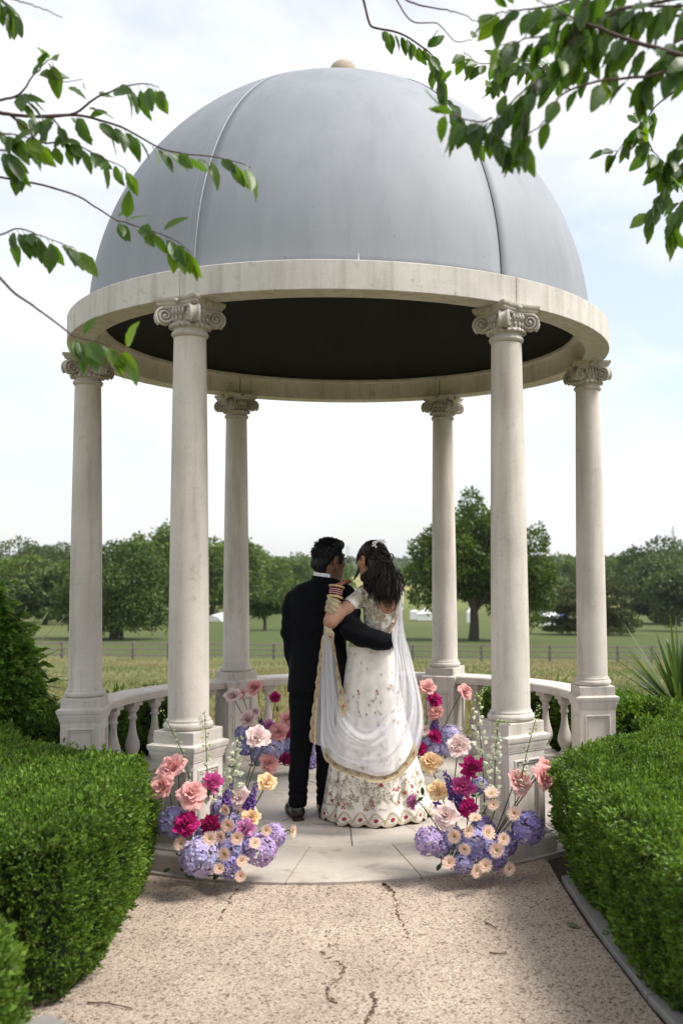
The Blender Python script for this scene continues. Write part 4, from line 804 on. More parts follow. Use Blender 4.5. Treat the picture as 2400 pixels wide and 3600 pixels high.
# glasses
FRM = plain('glasses_frame', (.012, .012, .014), .25, .1); gl = MB()
for g_ in (-1, 1):
    gl.tube([Lm(g_*(.033)+.023*math.cos(a), .116+.004*math.cos(a)*-g_, .010+.021*math.sin(a)) for a in np.linspace(0, 2*pi, 22)], .0022, 6); gl.tube([Lm(g_*.056, .114, .016), Lm(g_*.076, .080, .018), Lm(g_*.083, .0, .018), Lm(g_*.079, -.018, .004)], .0022, 6)
gl.tube([Lm(-.010, .119, .014), Lm(.010, .119, .014)], .002, 6); gls = gl.build('glasses', FRM, man, smooth=True)
t = NT('lens_glass'); GL = t.surf(t.n('ShaderNodeMixShader', {0: .22, 1: t.n('ShaderNodeBsdfTransparent').outputs[0], 2: t.n('ShaderNodeBsdfGlossy', {'Roughness': .05, 'Color': (.8, .9, .85, 1)}).outputs[0]}).outputs[0])
for g_ in (-1, 1): b = MB(); b.add([Lm(g_*.033, .117, .010)]+[Lm(g_*.033+.022*math.cos(a), .116, .010+.020*math.sin(a)) for a in np.linspace(0, 2*pi, 20, endpoint=False)], [(0, i+1, (i+1) % 20+1) for i in range(20)]); b.build('lens', GL, gls)

# ---------------- bride
YB = 6.30
lo = [-.55, 5.95, -.01]; hi = [.35, 6.75, 1.74]
HB = cz(830, 345, YB+.01); FB = rad(-46)
ELB = cz(535, 790, 6.165); WR = cz(578, 545, 6.205); SHB = cz(775, 590, YB-.01)
s = SDF(lo, hi, .0056)
Lb, rb, fb = head(s, HB, FB, .96, female=True)
s.cone(HB+np.array([.005, -.012, -.06]), cz(862, 520, YB), .043, .047, .03)
TB = [(505, 800, 930, .055, .01), (545, 770, 1010, .078, .0), (600, 775, 1020, .092, 0), (700, 778, 1008, .100, 0), (800, 785, 985, .094, .005), (880, 775, 972, .090, .01), (960, 745, 975, .086, .016), (1080, 720, 970, .095, .03), (1200, 715, 975, .10, .04)]
s.zloft(levels(TB, YB, 0), .03, 2.2)
s.chain([SHB, (SHB+ELB)/2+np.array([0, -.004, -.006]), ELB], [.046, .0465, .040], .02); s.chain([ELB, ELB*.6+WR*.4, WR], [.040, .036, .0255], .02)
hand(s, WR+np.array([.002, .004, .008]), cz(628, 503, 6.27), (.45, -.8, .15), (-.1, .1, 1), .45, .0088, .070, spread=.012)
s.chain([cz(1000, 590, YB+.01), cz(1005, 740, YB+.09), cz(1000, 850, YB+.15), cz(940, 880, YB+.22)], [.044, .038, .032, .026], .02); hand(s, cz(940, 880, YB+.22), cz(885, 890, YB+.25), (0, 0, 1), (0, 1, 0), .3)
for x in (770, 920): s.chain([cz(x, 1180, 6.34), cz(x, 1650, 6.37), cz(x, 2090, 6.40)], [.085, .052, .036], .03); s.cone(cz(x, 2150, 6.40), cz(x, 2175, 6.53), .036, .026, .02)
V, Fq = s.net()
w_ = V-np.array(WR); hn = ((V[:, 2] > WR[2]-.005) & (V[:, 0] < -.20) & (V[:, 0] > -.42) & (V[:, 1] < 6.36) & (np.linalg.norm(w_, axis=1) < .16) & (np.linalg.norm(V-HB, axis=1) > .13)).astype(float)*np.clip((vnoise(V*170)-.34)*4, .25, .9)
br = ob('person', V, Fq, SKB, smooth=True, vcols=np.stack([hn]*3, 1)); tag(br, 'bride in an ivory embroidered lehenga and sheer veil, seen from behind', 'person')
BRBODY = (V, Fq)
# blouse
IVORY = clothmat('ivory_silk', (.80, .755, .68), .55, .1, 500, .12, .3)
s = SDF([-.45, 6.05, .95], [.25, 6.52, 1.52], .0052)
s.zloft([(z, a, b_, c_+.009, d_+.009) for z, a, b_, c_, d_ in levels(TB[1:6]+[(985, 728, 990, .098, .010)], YB, 0)], .02, 2.2)
s.cone(SHB+np.array([.01, 0, .004]), SHB*.52+ELB*.48, .055, .053, .02); s.cone(cz(1000, 585, YB+.01), cz(1004, 680, YB+.06), .052, .050, .02)
s.rough(.004, (30, 30, 16)); V, Fq = s.net(2); C_ = V[Fq].mean(1)
def zoomxy(P): # back to the picture units used for the couple
    q = P-np.array([0, 0, EYE]); d = q@_F; return np.stack([(1540.23+FPX*(q@_R)/d-900)*2.046, (1800-FPX*(q@_V)/d-1800)*2.046], -1)
xy = zoomxy(C_); X_, Y_ = xy[:, 0], xy[:, 1]
cx_ = 945.; hw = np.where(Y_ < 660, 66+(700-Y_)*.02, 66*np.sqrt(np.clip(1-((Y_-660)/76)**2, 0, 1))); scoop = (C_[:, 1] < YB+.02) & (np.abs(X_-cx_) < hw) & (Y_ < 736)
ax_ = nrm(ELB-SHB); along = (C_-SHB)@ax_; offx = np.linalg.norm(C_-SHB-along[:, None]*ax_, axis=1)
kp = ~scoop & ~((Y_ < 522) & (np.abs(X_-862) < 80)) & ~((along > .125) & (offx < .09) & (C_[:, 0] < SHB[0]))
bl = ob('blouse', V, Fq[kp], IVORY, br, smooth=True); md = bl.modifiers.new('cloth', 'SOLIDIFY'); md.thickness = .003; md.offset = -1
BLM = (V, Fq[kp])
# skirt: an A-line of soft panels with a scalloped hem
SK = [(930, 678, 978, .098, .0), (1000, 664, 992, .118, .012), (1100, 645, 1005, .140, .025), (1250, 618, 1026, .172, .04), (1450, 588, 1062, .205, .055), (1700, 545, 1120, .240, .07), (1900, 515, 1175, .265, .08), (2060, 492, 1222, .282, .09), (2160, 478, 1252, .295, .095), (2240, 470, 1266, .302, .097)]
SKL = np.array(levels(SK, YB, 0)); SKZ = SKL[:, 0]
def skirt_pt(th, v):
    """th angle (towards the camera at -pi/2), v in 0..1 from the waist to the hem"""
    z = SKZ[0]+(0.004-SKZ[0])*v; i = [np.interp(-z, -SKZ, SKL[:, j]) for j in (1, 2, 3, 4)]
    fold = 1+(.012+.030*v**1.3)*np.cos(9*th+.6*np.sin(2*th)+.5)+.018*v*np.cos(17*th+1.3)+.01*v*np.sin(5*th+3*v)
    sc = .018*np.abs(np.sin(th*10.5))**.7*np.clip((v-.93)/.07, 0, 1)-.030*np.clip((v-.96)/.04, 0, 1)*0
    z = z+.030*np.clip((v-.9)/.1, 0, 1)*(.35+.35*np.sin(th))-sc*0+np.clip((v-.94)/.06, 0, 1)*(.020-.022*np.abs(np.sin(th*10.5))**.7)
    return np.stack([i[0]+i[2]*fold*np.cos(th), i[1]+i[3]*fold*np.sin(th), z], -1)
nth, nv = 240, 90; TH, VV = np.meshgrid(np.linspace(0, 2*pi, nth, endpoint=False), np.linspace(0, 1, nv), indexing='ij'); P = skirt_pt(TH, VV); i = np.arange(nth*nv).reshape(nth, nv); j = np.roll(i, -1, 0)
F = np.stack([i[:, :-1], i[:, 1:], j[:, 1:], j[:, :-1]], -1).reshape(-1, 4)[:, ::-1]
sk = ob('skirt', P, F, IVORY, br, smooth=True)
# ---- embroidery
GOLD = plain('gold_thread', (.46, .37, .21), .42, .3, 160, .4, .2, .6); OLIV = plain('grey_gold_thread', (.36, .315, .215), .5, .3, 160, .3, .1, .5); RED = plain('crimson_thread', (.34, .015, .035), .6, .35, 200, .3)
class Emb:
    """flat motifs in (u, v) metres, later laid on a garment"""
    def __init__(s): s.V = []; s.F = []; s.m = []
    def poly(s, P, mi): n = len(s.V); s.V += [tuple(p) for p in P]; s.F.append(list(range(n, n+len(P)))); s.m.append(mi)
    def leaf(s, u, v, a, L, w, mi=1): c, d = math.cos(a), math.sin(a); s.poly([(u, v), (u+c*L*.5-d*w, v+d*L*.5+c*w), (u+c*L, v+d*L), (u+c*L*.5+d*w, v+d*L*.5-c*w)], mi)
    def stem(s, pts, w, mi=1):
        for (a, b), (c, d) in zip(pts[:-1], pts[1:]): l = math.hypot(c-a, d-b)+1e-9; nx, ny = -(d-b)/l*w, (c-a)/l*w; s.poly([(a-nx, b-ny), (c-nx, d-ny), (c+nx, d+ny), (a+nx, b+ny)], mi)
    def flower(s, u, v, r, mi=2, n=5, rot=0.):
        for k in range(n): s.leaf(u, v, rot+k*2*pi/n, r, r*.36, mi)
        s.leaf(u-r*.2, v, 0, r*.4, r*.2, 0)
    def sprig(s, u, v, a, L, r_, mi=1, lf=.011):
        pts = [(u, v)]; n = max(3, int(L/.0135)); bend = r_.uniform(-.9, .9)
        for k in range(n): a += bend/n; pts.append((pts[-1][0]+math.cos(a)*L/n, pts[-1][1]+math.sin(a)*L/n))
        s.stem(pts, .0007, mi)
        for k in range(1, n+1):
            for g_ in (-1, 1): q = r_.uniform(.8, 1.2)*lf; s.leaf(*pts[k], a+g_*r_.uniform(.6, 1.15), q, q*.20, mi if r_.random() < .7 else 0)
        s.leaf(*pts[-1], a, lf*1.2, lf*.3, mi)
    def bud(s, u, v, sc=1.0, mi=1):
        for a in (-pi/2, -pi/2-.75, -pi/2+.75): s.leaf(u, v, a, .014*sc, .0036*sc, mi)
        s.leaf(u, v, pi/2, .006*sc, .0025*sc, mi); s.leaf(u, v, .5, .008*sc, .002*sc, mi); s.leaf(u, v, pi-.5, .008*sc, .002*sc, mi)
    def lay(s, name, f, parent):
        V = f(np.array(s.V)); ok = ~np.isnan(V).any(1); Fk = [q for q in s.F if all(ok[j] for j in q)]; mk = [s.m[k] for k, q in enumerate(s.F) if all(ok[j] for j in q)]
        o = link(name, mesh(name, np.nan_to_num(V), Fk, [GOLD, OLIV, RED], fmat=mk), parent); o['kind'] = 'stuff'; return o
r_ = np.random.default_rng(21); HEM = 1.92; SLEN = SKZ[0]
E1 = Emb(); n_sc = 21; per = HEM/n_sc
for k in range(n_sc):     # hem scallops with a flower in each
    u0 = (k+.5)*per; pts = [(u0-per/2+per*x, SLEN-.006-.0*x+.0) for x in np.linspace(0, 1, 9)]; E1.stem(pts, .0030, 0); E1.stem([(a, b-.010) for a, b in pts], .0014, 0)
    arc = [(u0-per/2+per*x, SLEN-.016-.062*math.sin(pi*x)**.8) for x in np.linspace(0, 1, 11)]; E1.stem(arc, .0022, 0); E1.stem([(a, b-.007) for a, b in arc], .001, 0)
    E1.flower(u0, SLEN-.040, .016, 2, 6, r_.uniform(0, 1)); 
    for a in np.linspace(pi*1.1, pi*1.9, 5): E1.leaf(u0+.018*math.cos(a), SLEN-.040+.018*math.sin(a), a, .012, .003, 0)
    for g_ in (-1, 1): E1.sprig(u0+g_*.018, SLEN-.022, -pi/2+g_*1.1, .028, r_, 0, .008)
for k in range(430):      # thick sprays low on the skirt, thinning upwards
    u = r_.uniform(0, HEM); v = SLEN-.085-abs(r_.normal(0, .125))
    if v < SLEN-.40: continue
    E1.sprig(u, v, r_.uniform(-pi*.85, -pi*.15), r_.uniform(.03, .07), r_, 1, .011)
for k in range(44):
    u = r_.uniform(0, HEM); v = SLEN-.10-abs(r_.normal(0, .11)); q = r_.random()
    if q < .5: E1.flower(u, v, r_.uniform(.011, .017), 2, 5, r_.uniform(0, 6))
    else:
        for a, b_ in ((0, 0), (.008, .010), (-.008, .010)): E1.flower(u+a, v+b_, .007, 2, 5)
for k in range(90): E1.bud(r_.uniform(0, HEM), r_.uniform(.06, SLEN-.30), r_.uniform(.8, 1.25), int(r_.integers(0, 2)))
for k in range(10):       # rising sprays at the panel seams
    u0 = HEM*(k+.35)/10
    for q in range(7): E1.sprig(u0+r_.normal(0, .010), .28+q*.062, pi/2+r_.normal(0, .5), .055, r_, 1, .012)
    E1.flower(u0, .30, .011, 2); E1.flower(u0+.012, .315, .009, 2); E1.flower(u0-.004, .50, .012, 2)
def on_skirt(Q):
    th = -pi/2+Q[:, 0]/HEM*2*pi-pi; v = np.clip(Q[:, 1]/SLEN, 0, .999); p = skirt_pt(th, v); e = 1e-3; n_ = nrm(np.cross(skirt_pt(th+e, v)-p, skirt_pt(th, v+e)-p)); s_ = np.sign(((p-np.array([SKL[-1, 1], SKL[-1, 2], 0]))*n_)[:, :2].sum(1)); return p+n_*s_[:, None]*.0022
E1.lay('embroidery', on_skirt, sk)
from mathutils.bvhtree import BVHTree
def caster(V, F):
    T = BVHTree.FromPolygons([tuple(v) for v in V], [tuple(int(i) for i in f) for f in F])
    def f(Q, off=.0035):
        out = np.full((len(Q), 3), np.nan)
        for k, q in enumerate(Q):
            w = cz(q[0], q[1], 6.0); d = Vector(w-np.array([0, 0, EYE])).normalized(); h = T.ray_cast(Vector(w)-d*.6, d, 2.5)
            if h[0] is not None: nn_ = h[1] if h[1].dot(d) < 0 else -h[1]; out[k] = np.array(h[0]+nn_*off)
        return out
    return f
onb = caster(*BLM); E2 = Emb(); K = 1/PXM
class EmbZ(Emb):   # motifs given in picture units: sizes in metres are scaled
    pass
def zs(E): return lambda Q: onb(Q*np.array([K, K]))
for k in range(230):
    x = r_.uniform(755, 1040); y = r_.uniform(520, 980); E2.sprig(x*PXM, y*PXM, r_.choice([-pi/2, -pi/3, -2*pi/3, pi/4, 3*pi/4])+r_.normal(0, .3), r_.uniform(.025, .05), r_, 1, .012)
for x, y, q in ((770, 583, .014), (840, 572, .012), (850, 672, .013), (845, 590, .006), (980, 800, .008), (815, 925, .009)): E2.flower(x*PXM, y*PXM, q, 2, 7)
for a, b_ in ((868, 540), (1008, 540)): E2.stem([(a*PXM, y*PXM) for y in np.linspace(530, 650, 12)], .002, 0)
E2.stem([((945+72*math.cos(a))*PXM, (655+82*math.sin(a))*PXM) for a in np.linspace(0, pi, 24)], .002, 0)
for q in range(9): E2.stem([((690+q*5+x*.76)*PXM, (615-q*5+x*.62)*PXM) for x in np.linspace(-6, 84, 12)], .0011, 0)
for q in range(4): E2.stem([(x*PXM, (944+q*12)*PXM) for x in np.linspace(672, 985, 40)], .0025, 0 if q % 2 else 1)
E2.lay('embroidery', zs(E2), bl)
# waistband
wb = []
for v in np.linspace(.0, .034, 5): wb.append([tuple(skirt_pt(np.array(a), np.array(v))*np.array([1, 1, 1])+np.array([.004*math.cos(a), .004*math.sin(a), 0])) for a in np.linspace(0, 2*pi, 60, endpoint=False)])
MB().loft(wb, caps=False).build('waistband', plain('gold_brocade', (.50, .42, .27), .5, .3, 140, .5, .1), sk, smooth=True)
# ---- bangles on the raised forearm
axf = nrm(WR-ELB); GLD = plain('gold_metal', (.62, .46, .22), .32, .2, 200, .3, .8); MAR = plain('maroon_bangle', (.10, .004, .018), .25, .2, 80); PNK = plain('pink_bangle', (.72, .42, .40), .4, .1, 80)
Ma = np.array(frame(axf))[:3, :3]
def bangle(u, R_, r0, mat, stud=False):
    c = ELB+(WR-ELB)*u; b = MB(); b.tube([c+Ma@np.array([R_*math.cos(a), R_*math.sin(a), 0]) for a in np.linspace(0, 2*pi, 29)], r0, 7, caps=False)
    if stud:
        for a in np.linspace(0, 2*pi, 15)[:-1]: p_ = c+Ma@np.array([(R_+.004)*math.cos(a), (R_+.004)*math.sin(a), 0]); b.ball(p_, (.0075, .0075, .0085), 8, 6, Ma)
    b.build('bangle', mat, br, smooth=True)
bangle(1.03, .038, .0075, GLD, True)
for k, u in enumerate(np.linspace(.80, .965, 7)): bangle(u, .0385, .0052 if k % 2 == 0 else .0034, MAR if k % 2 == 0 else PNK)
bangle(.72, .0395, .0075, GLD, True); bangle(.755, .039, .004, GLD)
# ---- hair
s = SDF(HB-.22, HB+.26, .0058); Mb = np.stack([rb, fb, np.array([0, 0, 1.])], 1)
s.ell(Lb(0, -.020, .040), (.082, .098, .088), Mb, .015); s.ell(cz(905, 345, YB-.075), (.062, .055, .068), None, .03)
s.chain([cz(880, 400, YB-.065), cz(915, 500, YB-.075), cz(930, 590, YB-.085), cz(950, 665, YB-.105)], [.050, .050, .040, .012], .03); s.chain([cz(850, 380, YB-.05), cz(860, 470, YB-.06), cz(890, 560, YB-.075)], [.040, .032, .018], .03); s.chain([cz(985, 440, YB-.05), cz(1000, 540, YB-.06), cz(1005, 620, YB-.075)], [.032, .030, .012], .03)
s.ell(Lb(.0, .110, -.040), (.095, .085, .085), Mb, 0, op='d'); s.ell(Lb(-.088, .012, -.02), (.028, .022, .038), Mb, 0, op='d')
s.rough(.010, (60, 60, 14)); V, Fq = s.net(1); hb = ob('hair', V, Fq, HAIRB, br, smooth=True)
b = MB(); r_ = np.random.default_rng(9)
for k in range(110):      # long curls: locks of strands that turn together
    x0 = r_.uniform(-1, 1); lay_ = r_.uniform(0, 1); ye = r_.uniform(590, 725)-45*abs(x0)**2; xe = 935+x0*108+r_.normal(0, 16); ph_ = r_.uniform(0, 6.3); am = r_.uniform(.012, .024); fq = r_.uniform(8, 12); ln = np.linspace(0, 1, 20)
    dp = YB-.100-.045*lay_+.05*abs(x0); st = cz(905+x0*55, 335+r_.uniform(-20, 50), dp+.01); mid = cz(908+x0*122+r_.normal(0, 10), 480, dp); en = cz(xe, ye, dp-.012); C0 = cmr([st, mid, en], 20)
    for q in range(11):
        o_ = r_.normal(0, .0042, 3)*np.array([1, .8, .3]); C = C0+o_; C[:, 0] += am*np.sin(ln*fq+ph_)*ln**.45; C[:, 1] += am*.8*np.cos(ln*fq+ph_)*ln**.45
        C = C[:int(r_.integers(15, 21))]; m_ = len(C); b.tube(C, np.interp(np.linspace(0, 1, m_), [0, .5, 1], [.0022, .0030, .0004])*r_.uniform(.7, 1.3), 5, caps=False)
for k in range(220):      # combed-back hair towards the knot
    th = r_.uniform(-2.3, 2.3); ph_ = r_.uniform(.0, 1.45); d = np.array([math.sin(th)*math.cos(ph_), math.cos(th)*math.cos(ph_), math.sin(ph_)]); 
    if d[1] > .6 and d[2] < .5: continue
    p = Lb(d[0]*.084, -.020+d[1]*.100, .040+d[2]*.090); e = cz(905+r_.normal(0, 18), 335+r_.normal(0, 22), YB-.125); m_ = (p+e)/2; q = m_-Lb(0, -.02, .035); m_ = Lb(0, -.02, .035)+q/np.linalg.norm(q)*max(np.linalg.norm(q), .100)
    b.tube(cmr([p, m_, e], 8), np.linspace(.0012, .0024, 8), 4, caps=False)
for k in range(26):       # twisted coils of the half-up knot
    a = r_.uniform(0, 6.3); c = cz(905+r_.normal(0, 26), 345+r_.normal(0, 30), YB-.115); R_ = r_.uniform(.018, .036); t0 = r_.uniform(0, 6.3); M_ = np.array(frame(rdir(1)[0]*np.array([.5, 1, .5])))[:3, :3]
    b.tube([c+M_@np.array([R_*math.cos(t0+u), R_*1.3*math.sin(t0+u), .004*u]) for u in np.linspace(0, 4.2, 16)], np.interp(np.linspace(0, 1, 16), [0, .5, 1], [.002, .0055, .001]), 6, caps=False)
for k in range(16):       # loose tendril before the face
    dx = r_.normal(0, 5); C = cmr([cz(752+dx, 262, YB+.02), cz(728+dx, 330, YB+.03), cz(740+dx*1.3, 400, YB+.03), cz(722+dx, 450, YB+.03), cz(703+dx*.6, 490, YB+.03)], 16); b.tube(C, np.interp(np.linspace(0, 1, 16), [0, .6, 1], [.0018, .0028, .0003]), 5, caps=False)
for k in range(26):       # flyaway ends
    x = r_.choice([1020, 1035, 1042, 790, 800]); y = r_.uniform(420, 640); C = cmr([cz(x-12, y-40, YB-.08), cz(x+r_.normal(0, 9), y, YB-.09), cz(x+r_.normal(6, 12), y+r_.uniform(20, 45), YB-.09)], 9); b.tube(C, np.linspace(.0018, .0003, 9), 4, caps=False)
b.build('curls', HAIRB, hb)['kind'] = 'stuff'
# hair ornament of pearls and leaves
orn = MB(); r_ = np.random.default_rng(3)
for X_, Y_ in list(zip(np.linspace(842, 930, 13), 232-26*np.sin(np.linspace(.2, 2.6, 13))))+[(845, 240), (850, 252), (857, 262), (864, 270), (852, 244), (846, 228), (868, 216), (886, 212), (902, 214)]:
    for q in range(2): p_ = cz(X_+r_.normal(0, 4), Y_+r_.normal(0, 5), YB-.085+.0*q); dv = p_-Lb(0, -.02, .04); p_ = Lb(0, -.02, .04)+dv/np.linalg.norm(dv)*max(np.linalg.norm(dv), .103); orn.ball(p_, (r_.uniform(.0035, .0058),)*3, 8, 6)
orn.build('hair_ornament', plain('pearl', (.86, .85, .82), .25, .05, 30), br, smooth=True)
# ------------------------------------------------------------------ sheer dupatta of the bride
t = NT('white_organza'); f = t.noise(t.pos(), 700, 1); g_ = t.n('ShaderNodeLayerWeight', {'Blend': .35}).outputs['Facing']
dif = t.n('ShaderNodeBsdfDiffuse', {'Color': (.93, .92, .94, 1)}).outputs[0]; trl = t.n('ShaderNodeBsdfTranslucent', {'Color': (.92, .91, .94, 1)}).outputs[0]
wv = t.n('ShaderNodeMixShader', {0: .45, 1: dif, 2: trl}).outputs[0]
op_ = t.n('ShaderNodeMapRange', {0: g_, 1: 0., 2: .9, 3: .36, 4: .88}).outputs[0]
ORG = t.surf(t.n('ShaderNodeMixShader', {0: op_, 1: t.n('ShaderNodeBsdfTransparent', {'Color': (.97, .97, 1, 1)}).outputs[0], 2: wv}).outputs[0])
BORD = clothmat('champagne_border', (.52, .43, .28), .6, .1, 400, .25, .3)
dup = empty('dupatta'); dup.parent = br
def sheet(c0, c1, nu, nv, fold):
    A = cmr([cz(*q) for q in c0], nu); B = cmr([cz(*q) for q in c1], nu)
    def S_(u, v):
        ui = np.clip(u, 0, 1)*(nu-1); i = np.minimum(ui.astype(int), nu-2); w = (ui-i)[..., None]; a = A[i]*(1-w)+A[i+1]*w; b = B[i]*(1-w)+B[i+1]*w; P = a+(b-a)*v[..., None]; P[..., 1] += fold(u, v)[0]; P[..., 0] += fold(u, v)[1]; P[..., 2] += fold(u, v)[2]; return P
    U, Vv = np.meshgrid(np.linspace(0, 1, nu), np.linspace(0, 1, nv), indexing='ij'); return S_, S_(U, Vv)
def grid_faces(nu, nv): i = np.arange(nu*nv).reshape(nu, nv); return np.stack([i[:-1, :-1], i[1:, :-1], i[1:, 1:], i[:-1, 1:]], -1).reshape(-1, 4)
v0 = [(545, 845, 6.115), (570, 1000, 6.10), (602, 1200, 6.09), (645, 1400, 6.065), (715, 1510, 6.035), (800, 1556, 6.015), (885, 1490, 6.03), (948, 1370, 6.05), (984, 1180, 6.075), (984, 1010, 6.10), (972, 880, 6.135), (1012, 770, 6.20), (1026, 640, 6.215)]
v1 = [(487, 815, 6.125), (468, 1150, 6.13), (463, 1450, 6.12), (463, 1690, 6.10), (560, 1825, 6.03), (750, 1890, 5.985), (890, 1920, 5.975), (1030, 1868, 6.00), (1160, 1690, 6.08), (1197, 1450, 6.14), (1125, 1100, 6.17), (1062, 850, 6.20), (1046, 625, 6.235)]
def fold1(u, v):
    m = np.sin(np.clip(u, 0, 1)*pi)**.5; ph_ = v*9.5+1.6*np.sin(u*4.1+.7)+1.5*np.sin(v*5.3+u*2.1)+.5*np.sin(v*23+u*6); a = (.014+.016*np.sin(u*pi))*m*(.45+1.0*vnoise(np.stack([v*5, u*2.2, 0*u], -1)))
    return -a*(np.sin(ph_)**2)*1.5+.004*np.sin(v*31+u*5+2*np.sin(u*3))*m, .008*np.sin(ph_*.7+1)*m*(1-np.abs(2*u-1)**3), .012*np.sin(v*16+2.2*u)*m*np.sin(u*pi)
S1, P1 = sheet(v0, v1, 110, 80, fold1)
o = ob('swag', P1, grid_faces(110, 80), ORG, dup, smooth=True); SWAG = o
U3, V3 = np.meshgrid(np.linspace(.64, .985, 44), np.linspace(.06, .97, 40), indexing='ij'); P3 = S1(U3, V3); P3[..., 1] += .016+.012*np.sin(V3*14+U3*5); P3[..., 0] -= .004+.006*np.sin(V3*9)
ob('under_layer', P3, grid_faces(44, 40), ORG, dup, smooth=True)
w0 = [(505, 790, 6.15), (474, 950, 6.175), (448, 1130, 6.18), (424, 1330, 6.175), (404, 1500, 6.17), (398, 1655, 6.165)]
w1 = [(545, 835, 6.13), (548, 1000, 6.15), (552, 1200, 6.155), (556, 1400, 6.15), (558, 1560, 6.145), (556, 1712, 6.14)]
def fold2(u, v): m = .3+.7*u; ph_ = v*15+.5*np.sin(u*4); return -.016*m*np.sin(ph_)**2, .005*m*np.sin(ph_*1.3), 0*u
S2, P2 = sheet(w0, w1, 60, 46, fold2)
ob('hanging_end', P2, grid_faces(60, 46), ORG, dup, smooth=True)
def border(S_, along, edge, inward, u0, u1, width_m, name, n_sc, lift=-.004):
    """embroidered scalloped strip along one edge; inward = direction of v into the cloth"""
    n = 160; U = np.linspace(u0, u1, n); e = S_(U, np.full(n, float(edge))); q = S_(U, np.full(n, float(edge)+inward*.02)); dv = np.linalg.norm(q-e, axis=1)/.02; wv_ = np.clip(width_m/np.maximum(dv, .02), 0, .9); arc = np.concatenate([[0], np.cumsum(np.linalg.norm(np.diff(e, axis=0), axis=1))]); L = arc[-1]; per = L/n_sc
    rows = []; bump = np.abs(np.sin(arc/per*pi))**.6
    inw = nrm(q-e)
    for k in range(6):
        f_ = k/5; V = S_(U, edge+inward*wv_*f_)
        if k == 0: V = V-inw*(bump*.012)[:, None]
        if k == 5: V = V+inw*(np.abs(np.cos(arc/per*pi))*.006)[:, None]
        V[:, 1] += lift; rows.append(V)
    R = np.stack(rows, 1); o = ob(name, R.reshape(-1, 3), grid_faces(n, 6), BORD, dup, smooth=True)
    Em = Emb(); Wd = width_m
    for k in range(n_sc):
        c = (k+.5)*per; Em.flower(c, Wd*.48, .0105, 2, 6)
        for a in np.linspace(0, 2*pi, 9)[:-1]: Em.leaf(c+.012*math.cos(a), Wd*.48+.012*math.sin(a), a, .012, .003, 1)
        for g2 in (-1, 1): Em.sprig(c+g2*per*.25, Wd*.2, g2*.3+.4, .03, rng, 0, .008); Em.sprig(c+g2*per*.3, Wd*.8, g2*.3-.4, .03, rng, 1, .008)
    xs_ = np.linspace(0, L, n)
    for off, ww in ((.03, .0026), (.12, .0010), (.94, .0020), (.86, .0008)): Em.stem([(x, Wd*off) for x in xs_], ww, 0)
    nrmR = nrm(np.cross(np.gradient(R[:, 2], axis=0), R[:, 5]-R[:, 0])); sgn = -np.sign(nrmR[:, 1])
    def lay_(Q):
        fi = np.interp(Q[:, 0], arc, np.arange(n)); i = np.clip(fi.astype(int), 0, n-2); w = (fi-i)[:, None]; fr = Q[:, 1]/Wd
        a = R[i, 0]*(1-w)+R[i+1, 0]*w; b = R[i, 5]*(1-w)+R[i+1, 5]*w; nn_ = (nrmR*sgn[:, None])[i]; p = a+(b-a)*fr[:, None]; mm = R[i, 2]*(1-w)+R[i+1, 2]*w; bow = (mm-(a+(b-a)*.4)); return p+bow*np.clip(1-np.abs(fr-.4)*1.8, 0, 1)[:, None]+nn_*.003
    Em.lay('embroidery', lay_, o)
border(S1, 'u', 1, -1, .265, .66, .078, 'lower_border', 9)
border(S1, 'u', 0, 1, .0, .27, .042, 'inner_border', 6)
border(S2, 'u', 0, 1, .12, 1.0, .046, 'hanging_border', 8)
# little gold sprigs scattered over the sheer cloth
Em = Emb(); r_ = np.random.default_rng(12)
for k in range(70): Em.bud(r_.uniform(.03, .97), r_.uniform(.1, .9), 1)
cen = [(q[0], q[1]) for q in Em.V]
b = MB()
for k in range(60):
    u, v = r_.uniform(.05, .95), r_.uniform(.15, .85); p = S1(np.array([u]), np.array([v]))[0]; q = S1(np.array([u+.01]), np.array([v]))[0]-p; w = S1(np.array([u]), np.array([v+.02]))[0]-p; q /= np.linalg.norm(q); w -= q*(w@q); w /= max(np.linalg.norm(w), 1e-6); n_ = np.cross(q, w); n_ *= -np.sign(n_[1]) if n_[1] else 1
    a0 = r_.uniform(0, 6.3)
    for a in (a0-.7, a0, a0+.7): d = q*math.cos(a)+w*math.sin(a); s_ = np.cross(n_, d); b.add([p+n_*.003, p+d*.005+s_*.0016+n_*.003, p+d*.010+n_*.003, p+d*.005-s_*.0016+n_*.003], [(0, 1, 2, 3)])
b.build('sprigs', OLIV, SWAG)['kind'] = 'stuff'
# cloth wound round the forearm
rg = []; r_ = np.random.default_rng(2)
for u in np.linspace(.24, .68, 16):
    c = ELB+(WR-ELB)*u+np.array([-.006*(1-u), 0, 0]); R_ = .041+.0025*math.sin(u*40)+.006*(1-u)**2; rg.append([c+Ma@np.array([R_*(1+.05*math.sin(a*5+u*20))*math.cos(a), R_*(1+.05*math.sin(a*4+u*26))*math.sin(a), .012*math.sin(a+1.2)]) for a in np.linspace(0, 2*pi, 26, endpoint=False)])
fw_ = MB().loft(rg, caps=False).build('forearm_wrap', BORD, dup, smooth=True)
E3 = Emb(); r_ = np.random.default_rng(5); onw = caster(np.array(rg).reshape(-1, 3), [(i*26+j, i*26+(j+1) % 26, (i+1)*26+(j+1) % 26, (i+1)*26+j) for i in range(15) for j in range(26)])
for k in range(46): E3.sprig(r_.uniform(485, 610)*PXM, r_.uniform(630, 800)*PXM, r_.uniform(0, 6.3), .03, r_, int(r_.integers(0, 2)), .010)
E3.flower(522*PXM, 688*PXM, .010, 2, 6)
